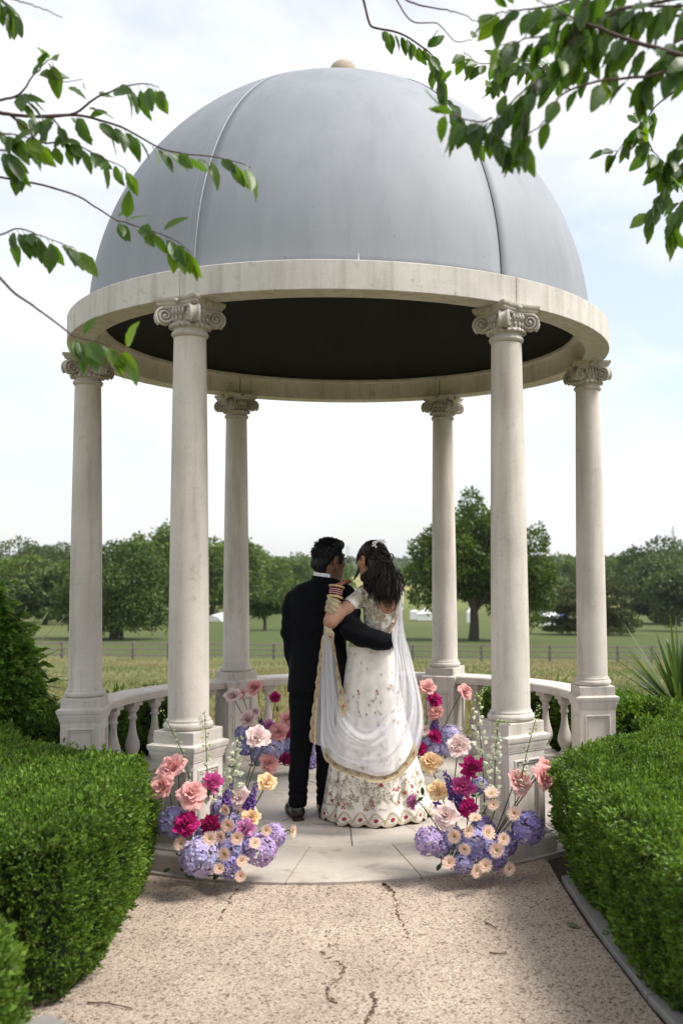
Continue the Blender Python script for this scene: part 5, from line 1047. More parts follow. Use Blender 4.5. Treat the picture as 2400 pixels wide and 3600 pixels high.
for y_ in (640, 648, 656): E3.stem([(x*PXM, (y_+(x-520)*.12)*PXM) for x in np.linspace(505, 610, 16)], .0016, 0)
for y_ in (724, 732, 740): E3.stem([(x*PXM, (y_-(x-520)*.35)*PXM) for x in np.linspace(490, 612, 16)], .0016, 0)
E3.lay('embroidery', lambda Q: onw(Q*K), fw_)
# ------------------------------------------------------------------ flowers
def petalmat(name, c, trans=.34, rough=.7):
    t = NT(name); a = t.attr(); col = t.mix(1.0, (*c, 1), a, 'MULTIPLY'); f = t.noise(t.pos(), 130, 2); col = t.mix(.18, col, t.ramp(f, [(.3, (.7, .7, .7)), (.7, (1.1, 1.1, 1.1))]), 'MULTIPLY')
    return t.surf(t.n('ShaderNodeMixShader', {0: trans, 1: t.bsdf(col, rough, spec=.12, **{'Sheen Weight': .1}), 2: t.n('ShaderNodeBsdfTranslucent', {'Color': col}).outputs[0]}).outputs[0])
STEMG = plain('flower_stem', (.045, .062, .022), .6, .3, 60); LEAFD = leafmat('flower_leaf', (.025, .06, .018), (.05, .09, .03), .2, .4, .5)
class Pet:
    def __init__(s): s.V = []; s.F = []; s.C = []; s.n = 0
    def grid(s, P, C):
        nu, nv = P.shape[:2]; s.V.append(P.reshape(-1, 3)); s.F.append(grid_faces(nu, nv)+s.n); s.C.append(C.reshape(-1, 3)); s.n += nu*nv
    def me(s, name, mat): return mesh(name, np.concatenate(s.V), np.concatenate(s.F), mat, True, vcols=np.concatenate(s.C))
def petal(pt, az, phi0, phi1, L, W, r0, z0, rip, r_, edge=(1., 1., 1.), core=(.9, .9, .9), nu=6, nv=7, notch=0., wrap=1.0):
    """one petal of a rosette: opens from phi0 to phi1 (angle off the axis) along its length"""
    t_ = np.linspace(0, 1, nu); ph = phi0+(phi1-phi0)*t_**1.6; dl = L/(nu-1); rho = r0+np.concatenate([[0], np.cumsum(np.sin((ph[1:]+ph[:-1])/2)*dl)]); z = z0+np.concatenate([[0], np.cumsum(np.cos((ph[1:]+ph[:-1])/2)*dl)])
    s_ = np.linspace(-1, 1, nv); w = W*np.sin(np.clip(.12+.80*t_, 0, 1)*pi)**.55; w[-1] *= .62; S_, T_ = np.meshgrid(s_, t_); rr = np.maximum(rho[:, None], .35*W)
    lift = -.30*W*(1-wrap)*S_**2; an = S_*(w[:, None]/rr)*wrap+az; off = S_*w[:, None]*(1-wrap); k1, k2 = r_.uniform(0, 6.3, 2)
    z_ = z[:, None]+rip*T_**2*(np.sin(S_*4.2+k1)+.6*np.sin(S_*9+k2))-notch*L*S_**2*T_**3; rh = rho[:, None]+rip*.8*T_**2*np.cos(S_*3.5+k2)+.10*W*S_**2*T_
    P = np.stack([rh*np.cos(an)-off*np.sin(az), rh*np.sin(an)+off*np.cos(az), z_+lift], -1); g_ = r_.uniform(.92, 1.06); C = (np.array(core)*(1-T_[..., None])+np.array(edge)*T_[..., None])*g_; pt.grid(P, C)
def rose(seed, edge, core, open_=1.0):
    """a blown garden rose one metre across, scaled when placed"""
    r_ = np.random.default_rng(seed); p = Pet(); N = 24
    for k in range(N):
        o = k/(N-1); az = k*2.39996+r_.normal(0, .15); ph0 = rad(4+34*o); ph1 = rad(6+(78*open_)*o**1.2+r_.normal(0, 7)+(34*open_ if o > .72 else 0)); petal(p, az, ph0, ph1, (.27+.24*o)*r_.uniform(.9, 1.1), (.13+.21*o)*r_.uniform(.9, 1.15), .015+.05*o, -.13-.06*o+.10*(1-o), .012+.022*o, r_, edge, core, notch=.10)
    return p
def peony(seed, edge, core, n=85, wid=.085):
    r_ = np.random.default_rng(seed); p = Pet()
    for k in range(n):
        o = (k/(n-1))**.8; az = k*2.39996+r_.normal(0, .3); petal(p, az, rad(4+62*o), rad(12+88*o+r_.normal(0, 14)), (.30+.16*o)*r_.uniform(.8, 1.15), wid*r_.uniform(.7, 1.4)*(.8+.5*o), .01+.03*o, -.06+.10*(1-o)-.06*o, .030, r_, tuple(np.array(edge)*r_.uniform(.75, 1.2)), core, 5, 5, notch=-.12, wrap=.6)
    return p
def gerbera(seed, edge, core):
    r_ = np.random.default_rng(seed); p = Pet()
    for row, n, L, z, ph in ((0, 24, .40, .0, 80), (1, 24, .34, .02, 72), (2, 30, .16, .03, 55)):
        for k in range(n): petal(p, (k+.5*row)*2*pi/n+r_.normal(0, .04), rad(ph-10), rad(ph+r_.normal(4, 6)), L*r_.uniform(.9, 1.06), .034 if row < 2 else .02, .085 if row < 2 else .07, z, .006, r_, edge, core, 4, 3, wrap=.1)
    return p
def hydrangea(seed, edge, core, n=130):
    r_ = np.random.default_rng(seed); p = Pet(); gi = np.arange(n)+.5; zf = 1-1.75*gi/n; th = gi*2.39996
    for k in range(n):
        d = np.array([math.sqrt(max(0, 1-zf[k]**2))*math.cos(th[k]), math.sqrt(max(0, 1-zf[k]**2))*math.sin(th[k]), zf[k]]); d = d+r_.normal(0, .14, 3); d /= np.linalg.norm(d); M = np.array(frame(d, rdir(1)[0]))[:3, :3]; c = d*r_.uniform(.37, .475); q = Pet(); hue = r_.uniform(.78, 1.18)*np.array([1+r_.normal(0, .06), 1, 1+r_.normal(0, .05)]); sz = r_.uniform(.085, .115)
        for j in range(4): petal(q, j*pi/2+r_.normal(0, .12), rad(r_.uniform(55, 78)), rad(r_.uniform(75, 105)), sz, sz*.52, .006, 0, .010, r_, tuple(np.array(edge)*hue), tuple(np.array(core)*hue), 3, 3, wrap=.1)
        for Vv, Ff, Cc in zip(q.V, q.F, q.C): p.V.append(Vv@M.T+c); p.C.append(Cc)
        for Ff in q.F: p.F.append(Ff+p.n)
        p.n += q.n
    return p
ONE = (1, 1, 1)
PM = {k: petalmat(k+'_petal', c) for k, c in {'pink': (.86, .47, .45), 'salmon': (.82, .40, .39), 'blush': (.88, .68, .655), 'peach': (.93, .68, .38), 'magenta': (.60, .022, .22), 'crimson': (.40, .008, .10), 'magpink': (.74, .12, .39), 'orchid': (.70, .26, .52), 'lav': (.60, .53, .77), 'blue': (.47, .43, .69), 'violet': (.41, .33, .62), 'mauve': (.62, .47, .73), 'cream': (.90, .74, .62), 'white': (.80, .80, .70), 'stock': (.19, .09, .36), 'dark': (.12, .05, .26)}.items()}
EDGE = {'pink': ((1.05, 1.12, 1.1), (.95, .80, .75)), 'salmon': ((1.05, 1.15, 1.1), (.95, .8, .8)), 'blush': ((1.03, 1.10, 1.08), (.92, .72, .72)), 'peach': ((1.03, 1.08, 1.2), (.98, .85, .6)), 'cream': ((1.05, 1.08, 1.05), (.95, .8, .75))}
_fm = {}
def fmesh(kind, colr, var):
    key = (kind, colr, var)
    if key not in _fm:
        e, c = EDGE.get(colr, ((1.1, 1.3, 1.15), (.75, .6, .7))); sd_ = hash((kind, var)) % 1000 if False else {'rose': 10, 'peony': 40, 'gerbera': 70, 'hydrangea': 90}[kind]+var
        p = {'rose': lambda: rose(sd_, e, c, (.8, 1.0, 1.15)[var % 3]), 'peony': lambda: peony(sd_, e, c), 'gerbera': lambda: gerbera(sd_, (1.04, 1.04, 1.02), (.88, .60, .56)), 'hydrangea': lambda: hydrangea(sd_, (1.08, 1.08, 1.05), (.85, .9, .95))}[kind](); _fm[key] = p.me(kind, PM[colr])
    return _fm[key]
t = NT('gerbera_disc'); v_ = t.n('ShaderNodeTexVoronoi', {'Vector': t.pos(), 'Scale': 700.}).outputs['Distance']; DISC = t.surf(t.bsdf(t.ramp(v_, [(.1, (.42, .40, .10)), (.6, (.22, .25, .05))]), .8, t.bump(v_, .8, .002)))
_b = MB(); _b.ball((0, 0, .015), (.115, .115, .05), 16, 8); DISCM = _b.me('disc', DISC, True)
_b = MB()
for k in range(5): a = k*2*pi/5; _b.add([(.01*math.cos(a), .01*math.sin(a), -.16), (.14*math.cos(a-.35), .14*math.sin(a-.35), -.19), (.25*math.cos(a), .25*math.sin(a), -.24), (.14*math.cos(a+.35), .14*math.sin(a+.35), -.19)], [(0, 1, 2, 3)])
_b.lathe([(.0, -.22), (.05, -.20), (.06, -.15), (.03, -.12)], 10); SEPM = _b.me('sepals', STEMG)
def place(root, kind, colr, p, dia, face, var, foot, stem_r=.0032):
    """one flower: bloom part with its stem (and disc) below it"""
    M = Matrix.Translation(Vector(p)-root.location)@frame(face)@rotz(random.uniform(0, 6.3))@Matrix.Scale(dia, 4); o = link({'rose': 'rose', 'peony': 'peony', 'gerbera': 'gerbera', 'hydrangea': 'hydrangea'}[kind], fmesh(kind, colr, var), root, M)
    if kind == 'gerbera': link('disc', DISCM, o)
    if kind in ('rose', 'peony'): link('sepals', SEPM, o)
    f_ = Vector(face).normalized(); a = Vector(p)-f_*dia*(.18 if kind != 'hydrangea' else .3); e = Vector(foot); m_ = (a+e)/2+Vector((random.uniform(-.02, .02), random.uniform(-.02, .02), .0))-f_*.03
    q = MB().tube(cmr([a, a-f_*.03, m_, e], 10)-np.array(root.location), stem_r, 6).build('stem', STEMG, o, smooth=True); q.matrix_local = M.inverted(); return o
def spike(root, pts, kind, colr, n, sz, bell=.5):
    if kind == 'delphinium': n = int(n*1.35); sz *= 1.18
    """tall flower spike: stem with buds and bells along it, larger towards the foot"""
    C = cmr(pts, 24); b = MB().tube(C-np.array(root.location), np.linspace(.0034, .0013, 24), 6); st = b.build('delphinium' if kind == 'delphinium' else 'stock', STEMG, root, smooth=True); p = Pet(); r_ = np.random.default_rng(int(abs(pts[0][0]*1e4)) % 999)
    for k in range(n):
        u = (k+.5)/n; c = C[int(u*23)]+r_.normal(0, .002, 3); a = k*2.39996; d = np.array([math.cos(a), math.sin(a), .1]); s_ = sz*(1.15-.75*u)*r_.uniform(.8, 1.2); base = c+d*(s_*1.1); M = np.array(frame(d*.7+np.array([0, 0, -.75]) if kind == 'delphinium' else d+np.array([0, 0, .3])))[:3, :3]; q = Pet()
        cl = (1, 1, 1) if u < bell or kind != 'delphinium' else (.72, .80, .50)
        opn = (60 if u < bell*.8 else 26) if kind == 'delphinium' else 80
        for j in range(5): petal(q, j*1.2566+r_.normal(0, .15), rad(22), rad(opn+r_.normal(0, 10)) if u < bell else rad(-12), s_*(1.0 if u < bell else .85), s_*.48, s_*.12, -s_*.3, s_*.06, r_, tuple(np.array(cl)*r_.uniform(.85, 1.12)), tuple(np.array(cl)*np.array([.85, .92, .7])), 4, 3, wrap=.6)
        for Vv, Cc in zip(q.V, q.C): p.V.append(Vv@M.T+base-np.array(root.location)); p.C.append(Cc)
        for Ff in q.F: p.F.append(Ff+p.n)
        p.n += q.n
    link('florets', p.me('florets', PM[colr]), st)['kind'] = 'stuff'
def arrangement(label, loc, ox, items, spikes, leaves, foot, spread=(1, 1)):
    root = empty('flower_arrangement', loc); tag(root, label, 'flowers'); Z_ = lambda x, y, Y: at(ox+x/2.529, 2350+y/2.529, Y); cen = np.array(foot)
    for i, it in enumerate(items):
        kind, colr, x, y, dpx, Y = it[:6]; p = Z_(x, y, Y); dia = dpx/2.529*Y/FPX*{'hydrangea': 1.0, 'rose': 1.16, 'peony': 1.14, 'gerbera': 1.02}[kind]*(random.uniform(.93, 1.07) if kind != 'gerbera' else random.uniform(.84, 1.12)); d = p-cen; d[2] = max(d[2], .05)
        f_ = np.array(it[6]) if len(it) > 6 else np.array([d[0]*1.1, -.55, .40])/1.0+np.array([random.uniform(-.22, .22), 0, random.uniform(-.15, .2)])
        if kind == 'gerbera' and len(it) <= 6: f_ = np.array([random.uniform(-.7, .7), -1, random.uniform(-.1, .8)])
        if kind == 'hydrangea': f_ = np.array([d[0]*.8, -.5, .6])
        place(root, kind, colr, p, dia, f_, i % 3, cen+np.array([random.uniform(-.08, .08)+.12*(p[0]-cen[0]), random.uniform(-.02, .03)+.05, .07]))
    for pts, kind, colr, n, sz, bell in spikes: spike(root, [Z_(*q) for q in pts], kind, colr, n, sz, bell)
    b = MB()
    for x, y, Y, L, a in leaves:
        p = Z_(x, y, Y)-np.array(loc); d = np.array([math.cos(a), -.25, math.sin(a)]); s_ = np.array([-math.sin(a), .2, math.cos(a)])
        b.loft([[p+d*L*u-s_*w*L, p+d*L*u+np.array([0, -.012, 0]), p+d*L*u+s_*w*L] for u, w in ((0, .02), (.25, .17), (.5, .22), (.75, .15), (1, .005))], closed=False)
    for k in range(22):   # greenery low among the stems
        p = cen-np.array(loc)+np.array([random.gauss(0, .09*spread[0]), random.gauss(.03, .03*spread[1]), random.uniform(.04, .2)]); a = random.uniform(.2, 2.9); d = np.array([math.cos(a), random.uniform(-.7, .3), math.sin(a)*.8]); s_ = np.cross(d, (0, 1, 0)); L = random.uniform(.04, .065)
        b.loft([[p+d*L*u-s_*w*L, p+d*L*u, p+d*L*u+s_*w*L] for u, w in ((0, .02), (.3, .2), (.6, .2), (1, .005))], closed=False)
    b.build('greenery', LEAFD, root, smooth=True, usecol=True)['kind'] = 'stuff'
R_, P_, G_, H_ = 'rose', 'peony', 'gerbera', 'hydrangea'; CRM = 'cream'
arrangement('flower arrangement at the foot of the left front pedestal with pink roses and lilac hydrangeas', (-.95, 5.08, -.03), 480, [
    (R_, 'pink', 315, 890, 262, 5.12), (R_, 'pink', 235, 1045, 235, 5.06), (R_, 'pink', 490, 1118, 255, 5.04), (R_, 'blush', 1075, 615, 215, 5.25), (R_, 'blush', 915, 1155, 190, 5.18), (R_, 'peach', 1160, 1010, 175, 5.32), (R_, 'peach', 1020, 1325, 165, 5.22), (R_, 'blush', 1150, 640, 90, 5.3),
    (P_, 'magpink', 680, 1015, 185, 5.10), (P_, 'magenta', 445, 1385, 225, 5.0), (P_, 'crimson', 655, 1385, 180, 5.04), (P_, 'orchid', 970, 1420, 180, 5.08),
    (H_, 'blue', 325, 1365, 285, 5.08), (H_, 'lav', 560, 1670, 350, 4.95), (H_, 'mauve', 1100, 1610, 300, 5.06), (H_, 'mauve', 1225, 1485, 230, 5.16), (H_, 'lav', 760, 1245, 230, 5.2), (H_, 'blue', 850, 1600, 280, 5.08), (H_, 'violet', 820, 1770, 210, 5.0), (H_, 'blue', 600, 1480, 190, 5.1), (H_, 'lav', 830, 1400, 240, 5.16), (H_, 'violet', 980, 1560, 220, 5.1),
    (G_, CRM, 795, 1255, 130, 5.06), (G_, CRM, 815, 1392, 135, 5.03), (G_, CRM, 890, 1505, 132, 5.0), (G_, CRM, 1050, 1555, 138, 4.96), (G_, CRM, 1150, 1440, 130, 5.04), (G_, CRM, 1385, 1450, 140, 5.12, (.95, -.35, .05)), (G_, CRM, 785, 1650, 150, 4.92), (G_, CRM, 735, 1782, 130, 4.9), (G_, CRM, 930, 1710, 125, 4.92, (.55, -.8, .1)), (G_, CRM, 925, 1845, 132, 4.9), (G_, CRM, 395, 1560, 158, 4.97), (G_, CRM, 650, 1515, 150, 4.93), (G_, CRM, 750, 1495, 130, 5.0)],
    [([(480, 1180, 5.14), (470, 1000, 5.14), (410, 750, 5.13), (310, 550, 5.12), (212, 345, 5.11)], 'delphinium', 'white', 26, .014, .45), ([(640, 1180, 5.14), (628, 900, 5.13), (615, 600, 5.12), (605, 375, 5.12)], 'delphinium', 'white', 28, .017, .5), ([(850, 1120, 5.2), (868, 900, 5.22), (885, 720, 5.24), (925, 590, 5.26)], 'delphinium', 'white', 24, .024, .95),
     ([(795, 1230, 5.12), (805, 1140, 5.12), (845, 1020, 5.12)], 'stock', 'stock', 30, .017, 1.0), ([(985, 1250, 5.14), (1025, 1150, 5.14), (1075, 1005, 5.14)], 'stock', 'stock', 36, .018, 1.0)],
    [(625, 1150, 5.08, .055, 1.2), (700, 1060, 5.08, .03, -.8)], (-.93, 5.10, -.02))
arrangement('flower arrangement at the foot of the right front pedestal crowded with cream gerberas', (.33, 5.1, -.03), 1380, [
    (R_, 'blush', 580, 690, 215, 5.42), (R_, 'pink', 1120, 1005, 222, 5.12), (R_, 'pink', 1345, 960, 228, 5.10), (R_, 'pink', 1345, 865, 150, 5.2), (R_, 'blush', 470, 1310, 215, 5.08), (R_, 'peach', 335, 830, 195, 5.45), (R_, 'peach', 400, 1090, 195, 5.28),
    (P_, 'magenta', 705, 880, 205, 5.22), (P_, 'magpink', 625, 1060, 200, 5.2), (P_, 'magenta', 670, 1240, 180, 5.12), (P_, 'orchid', 180, 1185, 135, 5.3, (-.8, -.4, .3)),
    (H_, 'mauve', 320, 1530, 255, 5.06), (H_, 'violet', 1200, 1420, 330, 5.08), (H_, 'blue', 720, 1570, 330, 5.04), (H_, 'blue', 625, 1735, 215, 4.98), (H_, 'lav', 530, 1500, 230, 5.12), (H_, 'violet', 900, 1660, 270, 5.02), (H_, 'blue', 760, 1040, 170, 5.3), (H_, 'violet', 1000, 1560, 230, 5.1), (H_, 'blue', 420, 1600, 170, 5.1), (H_, 'violet', 800, 1430, 230, 5.15),
    (G_, CRM, 875, 1112, 155, 5.06, (.05, -.55, .9)), (G_, CRM, 895, 1215, 140, 5.03), (G_, CRM, 1080, 1290, 160, 4.98), (G_, CRM, 730, 1330, 140, 5.0, (.05, -.45, .95)), (G_, CRM, 550, 1490, 150, 4.95), (G_, CRM, 665, 1445, 130, 4.97, (.5, -.8, .1)), (G_, CRM, 845, 1462, 155, 4.95), (G_, CRM, 980, 1520, 140, 4.95), (G_, CRM, 640, 1605, 140, 4.9), (G_, CRM, 925, 1617, 165, 4.9), (G_, CRM, 500, 1730, 135, 4.9), (G_, CRM, 740, 1800, 155, 4.88), (G_, CRM, 825, 1755, 140, 4.89), (G_, CRM, 1030, 1785, 150, 4.9, (.45, -.85, .1))],
    [([(815, 1300, 5.14), (795, 800, 5.18), (762, 500, 5.18), (750, 270, 5.18), (840, 155, 5.18)], 'delphinium', 'white', 34, .021, .7), ([(900, 1200, 5.12), (910, 800, 5.13), (925, 600, 5.13), (945, 462, 5.13), (1045, 510, 5.12)], 'delphinium', 'white', 44, .0155, .55), ([(1130, 1100, 5.1), (1160, 880, 5.11), (1215, 650, 5.12), (1280, 410, 5.12), (1295, 310, 5.12)], 'delphinium', 'white', 36, .0145, .4),
     ([(560, 1170, 5.2), (510, 1040, 5.22), (455, 905, 5.24)], 'stock', 'stock', 40, .019, 1.0), ([(540, 1260, 5.14), (575, 1180, 5.14), (600, 1110, 5.14)], 'stock', 'dark', 26, .019, 1.0), ([(440, 1260, 5.2), (400, 1215, 5.2), (365, 1190, 5.2)], 'stock', 'stock', 22, .017, 1.0)],
    [(215, 1180, 5.3, .04, .6), (265, 1130, 5.28, .05, 1.6), (690, 1130, 5.16, .05, .2)], (.33, 5.12, -.02))
arrangement('flower arrangement before the back left pedestal with salmon roses', (-1.02, 7.72, 0), 480, [
    (R_, 'blush', 855, 245, 150, 7.75), (R_, 'salmon', 930, 225, 85, 7.8), (R_, 'salmon', 1045, 170, 140, 7.78), (P_, 'magenta', 1232, 262, 112, 7.8), (R_, 'blush', 1055, 385, 112, 7.72), (R_, 'blush', 990, 445, 152, 7.68), (R_, 'salmon', 1348, 450, 150, 7.7), (R_, 'salmon', 1265, 565, 160, 7.62), (P_, 'orchid', 1180, 505, 105, 7.66), (P_, 'crimson', 1325, 805, 120, 7.62), (R_, 'salmon', 1180, 842, 162, 7.56), (R_, 'salmon', 1150, 600, 110, 7.7), (P_, 'magenta', 1360, 590, 110, 7.68),
    (H_, 'blue', 950, 580, 175, 7.74), (H_, 'blue', 965, 700, 155, 7.72), (H_, 'lav', 1225, 700, 240, 7.66), (H_, 'blue', 1110, 770, 200, 7.66), (H_, 'blue', 1330, 660, 190, 7.7), (H_, 'violet', 1330, 520, 140, 7.74), (H_, 'lav', 1545, 690, 150, 7.7), (H_, 'violet', 1550, 820, 150, 7.68), (H_, 'blue', 1420, 760, 180, 7.7), (P_, 'crimson', 1548, 655, 80, 7.66)],
    [([(1130, 620, 7.7), (1120, 520, 7.7), (1095, 440, 7.7)], 'stock', 'dark', 26, .022, 1.0)], [(1245, 330, 7.78, .05, -1.3)], (-.92, 7.75, .0), (1.6, 1))
arrangement('flower arrangement before the back right pedestal with magenta peonies', (.28, 7.8, 0), 1380, [
    (R_, 'pink', 310, 170, 155, 7.8), (R_, 'pink', 645, 205, 145, 7.72), (R_, 'salmon', 380, 390, 145, 7.74), (R_, 'blush', 280, 550, 110, 7.72), (P_, 'magenta', 365, 285, 135, 7.78), (P_, 'magenta', 375, 605, 130, 7.68), (P_, 'magenta', 250, 715, 125, 7.64),
    (H_, 'lav', 505, 600, 200, 7.74), (H_, 'lav', 345, 690, 210, 7.72), (H_, 'lav', 480, 700, 170, 7.7), (H_, 'blue', 330, 760, 150, 7.7), (H_, 'violet', 180, 650, 170, 7.74)],
    [([(370, 560, 7.74), (375, 500, 7.74), (385, 440, 7.74)], 'stock', 'stock', 26, .022, 1.0)], [], (.22, 7.82, .0))
# ------------------------------------------------------------------ cherry branches hanging into the view
CHL = leafmat('cherry_leaf', (.045, .092, .015), (.075, .130, .020), .45, .4, .45, 2.1); CBARK = plain('cherry_bark', (.085, .050, .045), .8, .3, 60, .3)
def leaf_mesh(seed):
    r_ = np.random.default_rng(seed); n, w = 11, 5; u = np.linspace(0, 1, n); prof = .235*np.sin(pi*u**.82)**.85; prof[-1] = .002; prof[0] = .012; prof = prof*(1+.05*r_.normal(size=n)*(u > .1)*(u < .95)); cv = r_.uniform(.15, .55); tw = r_.uniform(-.5, .5); P = np.zeros((n, w, 3)); C = np.zeros((n, w, 3))
    for i in range(n):
        for j, s_ in enumerate(np.linspace(-1, 1, w)):
            x = s_*prof[i]; z = -cv*u[i]**2*.5+.22*abs(x)+.012*math.sin(u[i]*26)*abs(s_); a = tw*u[i]; P[i, j] = (x*math.cos(a)-z*math.sin(a)*.3, u[i], z+x*math.sin(a)); v = (.80 if j == 2 else 1)*(1+.10*math.sin(u[i]*30)*(abs(s_) > .2)); C[i, j] = (v*.95, v, v*.9)
    pt = Pet(); pt.grid(P, C); b = Pet(); pt2 = np.array([[(-.008, -.22, .03), (.008, -.22, .03)], [(-.010, 0, 0), (.010, 0, 0)]]); pt.grid(pt2, np.full((2, 2, 3), (1.4, .7, .6))); return pt.me('leaf', CHL)
LM = [leaf_mesh(k) for k in range(7)]
def young(me, f): q = me.copy(); c = np.empty(len(q.loops)*4, np.float32); q.color_attributes['Col'].data.foreach_get('color', c); c = c.reshape(-1, 4); c[:, :3] *= np.array(f); q.color_attributes['Col'].data.foreach_set('color', c.ravel()); return q
LM += [young(LM[0], (1.7, 1.45, .9)), young(LM[2], (1.5, 1.35, .9)), young(LM[4], (.75, .8, .9)), young(LM[5], (.7, .78, .95))]
def cherry(label, trunk, crotch, branches, seed):
    r_ = np.random.default_rng(seed); root = empty('cherry_tree', trunk); tag(root, label, 'tree'); MI = Matrix.Translation(-Vector(trunk)); cr = np.array(crotch); tk = np.array(trunk)
    MB().tube(cmr([tk+np.array([0, 0, -.1]), tk*.5+cr*.5+np.array([.05, .02, 0]), cr], 9), np.linspace(.11, .06, 9), 12).build('trunk', CBARK, root, smooth=True, M=MI)
    for pts, r0, start, n, size, ext in branches:
        n = int(n*1.4) if n > 2 else n; size = size*(1.10 if seed == 31 else 1.0)
        P = [at(x, y, d) for x, y, d in pts]; C = cmr(P, 46)
        if ext is not None:   # carry the branch on, out of the picture, to the trunk
            e = np.array(ext)+r_.uniform(-1, 1, 3)*np.array([.25, .45, .35]); C = np.concatenate([cmr([cr, (cr+e)/2+np.array([0, 0, .12])+r_.normal(0, .12, 3), e, C[0]], 18)[:-1], C])
        L_ = len(C); rad_ = np.concatenate([np.linspace(.030, r0, L_-46), np.linspace(r0, .0012, 46)]) if ext is not None else np.linspace(r0, .0012, 46)
        k_ = np.clip(np.arange(L_)/46, 0, 1)[:, None]; C = C+.006*(np.stack([vnoise(np.stack([np.arange(L_)*.45, 0*np.arange(L_)+q*9+seed, 0*np.arange(L_)], -1)) for q in range(3)], -1)-.5)*k_
        br_ = MB().tube(C, rad_, 7).build('branch', CBARK, root, smooth=True, M=MI); D_ = nrm(np.gradient(C, axis=0))
        nx_ = 11 if ext is not None else 0
        for k in range(n+nx_):
            u = start+(1-start)*(k+r_.uniform(-.3, .3))/max(n-1, 1) if n > 1 else 1.; i = int(np.clip(L_-46+u*45, L_-46, L_-1)); i = i if k < n else int(r_.integers(5, 15)); sd_ = 1 if k % 2 else -1; t_ = D_[i]; s_ = np.cross(t_, (0, 0, 1)); s_ /= max(np.linalg.norm(s_), 1e-3)
            d = t_*r_.uniform(.15, .7)+s_*sd_*r_.uniform(.05, .55)+np.array([0, 0, -1])*r_.uniform(.25, 1.15)+r_.normal(0, .18, 3)
            if r_.random() < .12: d[2] = abs(d[2])*.6
            d /= np.linalg.norm(d); nn_ = np.array([r_.normal(0, .5), -.75, .55])+r_.normal(0, .3, 3); x_ = np.cross(d, nn_); x_ /= np.linalg.norm(x_); z_ = np.cross(x_, d); S_ = size*r_.uniform(.72, 1.15); p = C[i]+d*S_*.2
            tip = u > .86; me_ = LM[r_.integers(7, 9)] if (tip and r_.random() < .6) else LM[r_.choice([0, 1, 2, 3, 4, 5, 6, 9, 10])]
            M = Matrix(((x_[0]*S_, d[0]*S_, z_[0]*S_, p[0]), (x_[1]*S_, d[1]*S_, z_[1]*S_, p[1]), (x_[2]*S_, d[2]*S_, z_[2]*S_, p[2]), (0, 0, 0, 1))); link('leaf', me_, br_, M)
z7 = lambda L, d: [(x/1.568, y/1.568, d+q) for x, y, q in [(*t_, 0) if len(t_) == 2 else t_ for t_ in L]]
zr = lambda L, d: [(1200+x/1.3067, y/1.3067, d+q) for x, y, q in [(*t_, 0) if len(t_) == 2 else t_ for t_ in L]]
EL = (-2.0, 3.0, 2.9)
cherry('cherry tree on the left, its leafy branches hanging in front of the dome', (-2.5, 2.3, -.05), (-2.45, 2.4, 2.1), [
    (z7([(-140, 600), (0, 620), (60, 630), (200, 645), (400, 630), (520, 550), (650, 490), (800, 460), (880, 480)], 3.3), .0075, .30, 12, .085, EL),
    (z7([(230, 640), (420, 635), (560, 665), (700, 715), (870, 810), (1010, 845), (1200, 870), (1300, 895), (1390, 925)], 3.35), .0050, .10, 15, .082, None),
    (z7([(60, 635), (160, 720), (200, 770), (270, 790), (380, 775), (520, 850), (650, 910), (705, 945)], 3.3), .0045, .15, 17, .070, None),
    (z7([(290, 650), (330, 700), (380, 770)], 3.3), .003, .3, 5, .060, None),
    (z7([(-100, 560), (30, 545), (110, 520), (170, 440), (250, 350), (310, 300)], 3.2), .005, .25, 9, .080, EL),
    (z7([(-100, 760), (0, 740), (90, 745), (170, 760)], 3.1), .004, .3, 7, .085, EL),
    (z7([(-100, 880), (0, 830), (60, 850), (110, 900)], 3.1), .004, .3, 8, .080, EL),
    (z7([(270, 350), (340, 445), (460, 440)], 3.2), .002, 1., 1, .03, None),
    (z7([(-120, 950), (0, 975), (240, 1020), (420, 1080), (540, 1150), (620, 1205), (700, 1232), (850, 1280), (980, 1330), (1062, 1395)], 3.5), .0045, .58, 15, .080, EL),
    (z7([(-100, 1310), (0, 1295), (100, 1262), (200, 1292), (330, 1340), (410, 1362)], 3.4), .0035, .30, 11, .082, (-2.05, 3.0, 2.5)),
    (z7([(-120, 1420), (0, 1530), (100, 1630), (230, 1720), (370, 1830), (450, 1868), (600, 1900), (690, 1935)], 3.1), .0050, .62, 12, .085, (-2.05, 3.0, 2.45)),
    (z7([(-120, -60), (-20, -20), (30, 20), (70, 60)], 3.2), .004, .2, 9, .080, EL),
    (z7([(-60, -40), (80, 0), (220, 45), (350, 95)], 3.0), .0028, 1., 0, .08, EL)], 31)
ER = (1.9, 2.9, 3.0)
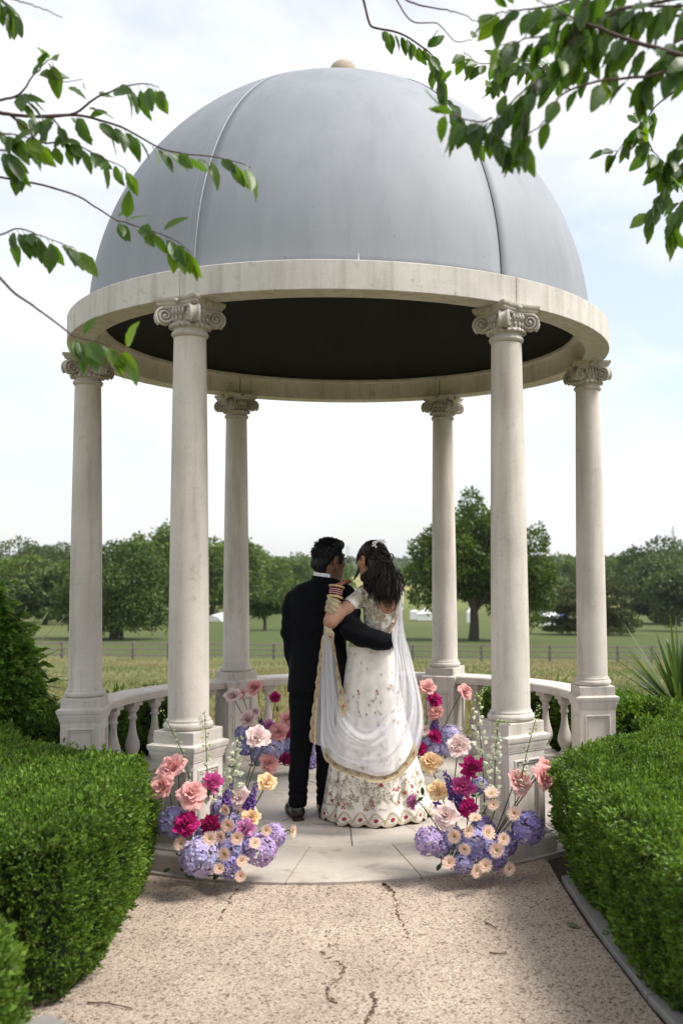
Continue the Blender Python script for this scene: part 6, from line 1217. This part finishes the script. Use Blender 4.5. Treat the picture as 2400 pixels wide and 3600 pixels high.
cherry('cherry tree on the right, its dense leafy branches hanging over the dome', (2.3, 2.1, -.05), (2.2, 2.2, 2.1), [
    (zr([(60, -120), (100, 0), (130, 110), (170, 130), (280, 155), (380, 220), (410, 250), (440, 330), (470, 440), (540, 540), (600, 620), (650, 665)], 3.9), .0055, .28, 34, .078, (1.5, 3.6, 3.9)),
    (zr([(1700, 330), (1568, 258), (1350, 190), (1150, 120), (1050, 80), (900, 0)], 2.70), .009, .12, 22, .086, ER),
    (zr([(1700, 240), (1568, 290), (1450, 340), (1300, 358), (1180, 370), (1050, 415), (980, 470), (950, 540), (880, 600), (825, 632)], 2.7), .0055, .18, 6, .086, ER),
    (zr([(1180, 290), (1000, 320), (900, 365), (800, 450), (720, 530), (690, 600)], 2.85), .0045, .05, 20, .086, None),
    (zr([(1050, 415), (1010, 370), (960, 320), (900, 290), (780, 275), (640, 290), (560, 240)], 3.9), .0040, .12, 30, .070, None),
    (zr([(960, 330), (860, 300), (740, 330), (690, 380)], 3.8), .003, .1, 18, .070, None),
    (zr([(900, 360), (850, 480), (840, 580), (850, 660)], 2.7), .003, .15, 9, .086, None),
    (zr([(690, 540), (640, 560), (560, 545), (480, 505)], 2.8), .003, .1, 10, .086, None),
    (zr([(700, 600), (740, 650), (790, 665)], 2.8), .003, .1, 8, .080, None),
    (zr([(1720, 420), (1560, 410), (1500, 440), (1440, 490), (1390, 560), (1330, 610), (1270, 690), (1220, 690)], 3.5), .0040, .45, 16, .078, ER),
    (zr([(1760, 560), (1600, 600), (1540, 680), (1500, 760), (1430, 700), (1360, 640)], 3.4), .0040, .20, 20, .078, ER),
    (zr([(1740, 640), (1600, 720), (1520, 800), (1470, 890), (1430, 950), (1410, 1000)], 3.4), .0040, .15, 18, .078, ER),
    (zr([(1760, 800), (1640, 860), (1560, 930), (1520, 1010), (1500, 1080)], 3.3), .0040, .15, 14, .078, ER),
    (zr([(1430, 700), (1380, 590), (1350, 480), (1360, 440)], 3.4), .003, .2, 10, .075, None),
    (zr([(240, -90), (300, 0), (450, 40), (560, 70), (650, 120)], 3.2), .0038, 1., 0, .08, (1.3, 3.0, 3.6)),
    (zr([(240, -20), (320, 95), (440, 110), (520, 185), (600, 185)], 3.2), .0028, 1., 1, .05, None),
    (zr([(1740, 60), (1500, 80), (1350, 150), (1260, 240), (1230, 330)], 2.85), .005, .1, 16, .086, ER),
    (zr([(1740, -40), (1400, 20), (1200, 60), (1000, 150), (850, 180), (720, 210)], 2.75), .0055, .08, 24, .086, ER),
    (zr([(1500, -120), (1150, -40), (950, 30), (800, 50), (700, 60)], 2.85), .005, .1, 18, .086, ER),
    (zr([(1740, 160), (1560, 180), (1480, 260), (1400, 340), (1370, 420)], 2.75), .005, .1, 14, .086, ER),
    (zr([(1300, -100), (1130, 0), (1080, 150), (1030, 220), (980, 280)], 2.70), .0045, .1, 16, .086, ER),
    (zr([(1720, 20), (1500, 30), (1300, 30), (1180, 120), (1110, 190), (1100, 260)], 2.75), .0045, .1, 16, .086, ER)], 47)
# ------------------------------------------------------------------ summer haze over the valley
t = NT('air'); t.t.links.new(t.n('ShaderNodeVolumePrincipled', {'Color': (.93, .96, 1.0, 1), 'Density': .00010, 'Anisotropy': .2}).outputs[0], t.out.inputs['Volume'])
hz_ = MB().box((0, 0, 22), (6200, 6200, 48)).build('haze', t.m); hz_['kind'] = 'stuff'; hz_['label'] = 'thin summer haze over the valley'; hz_['category'] = 'haze'
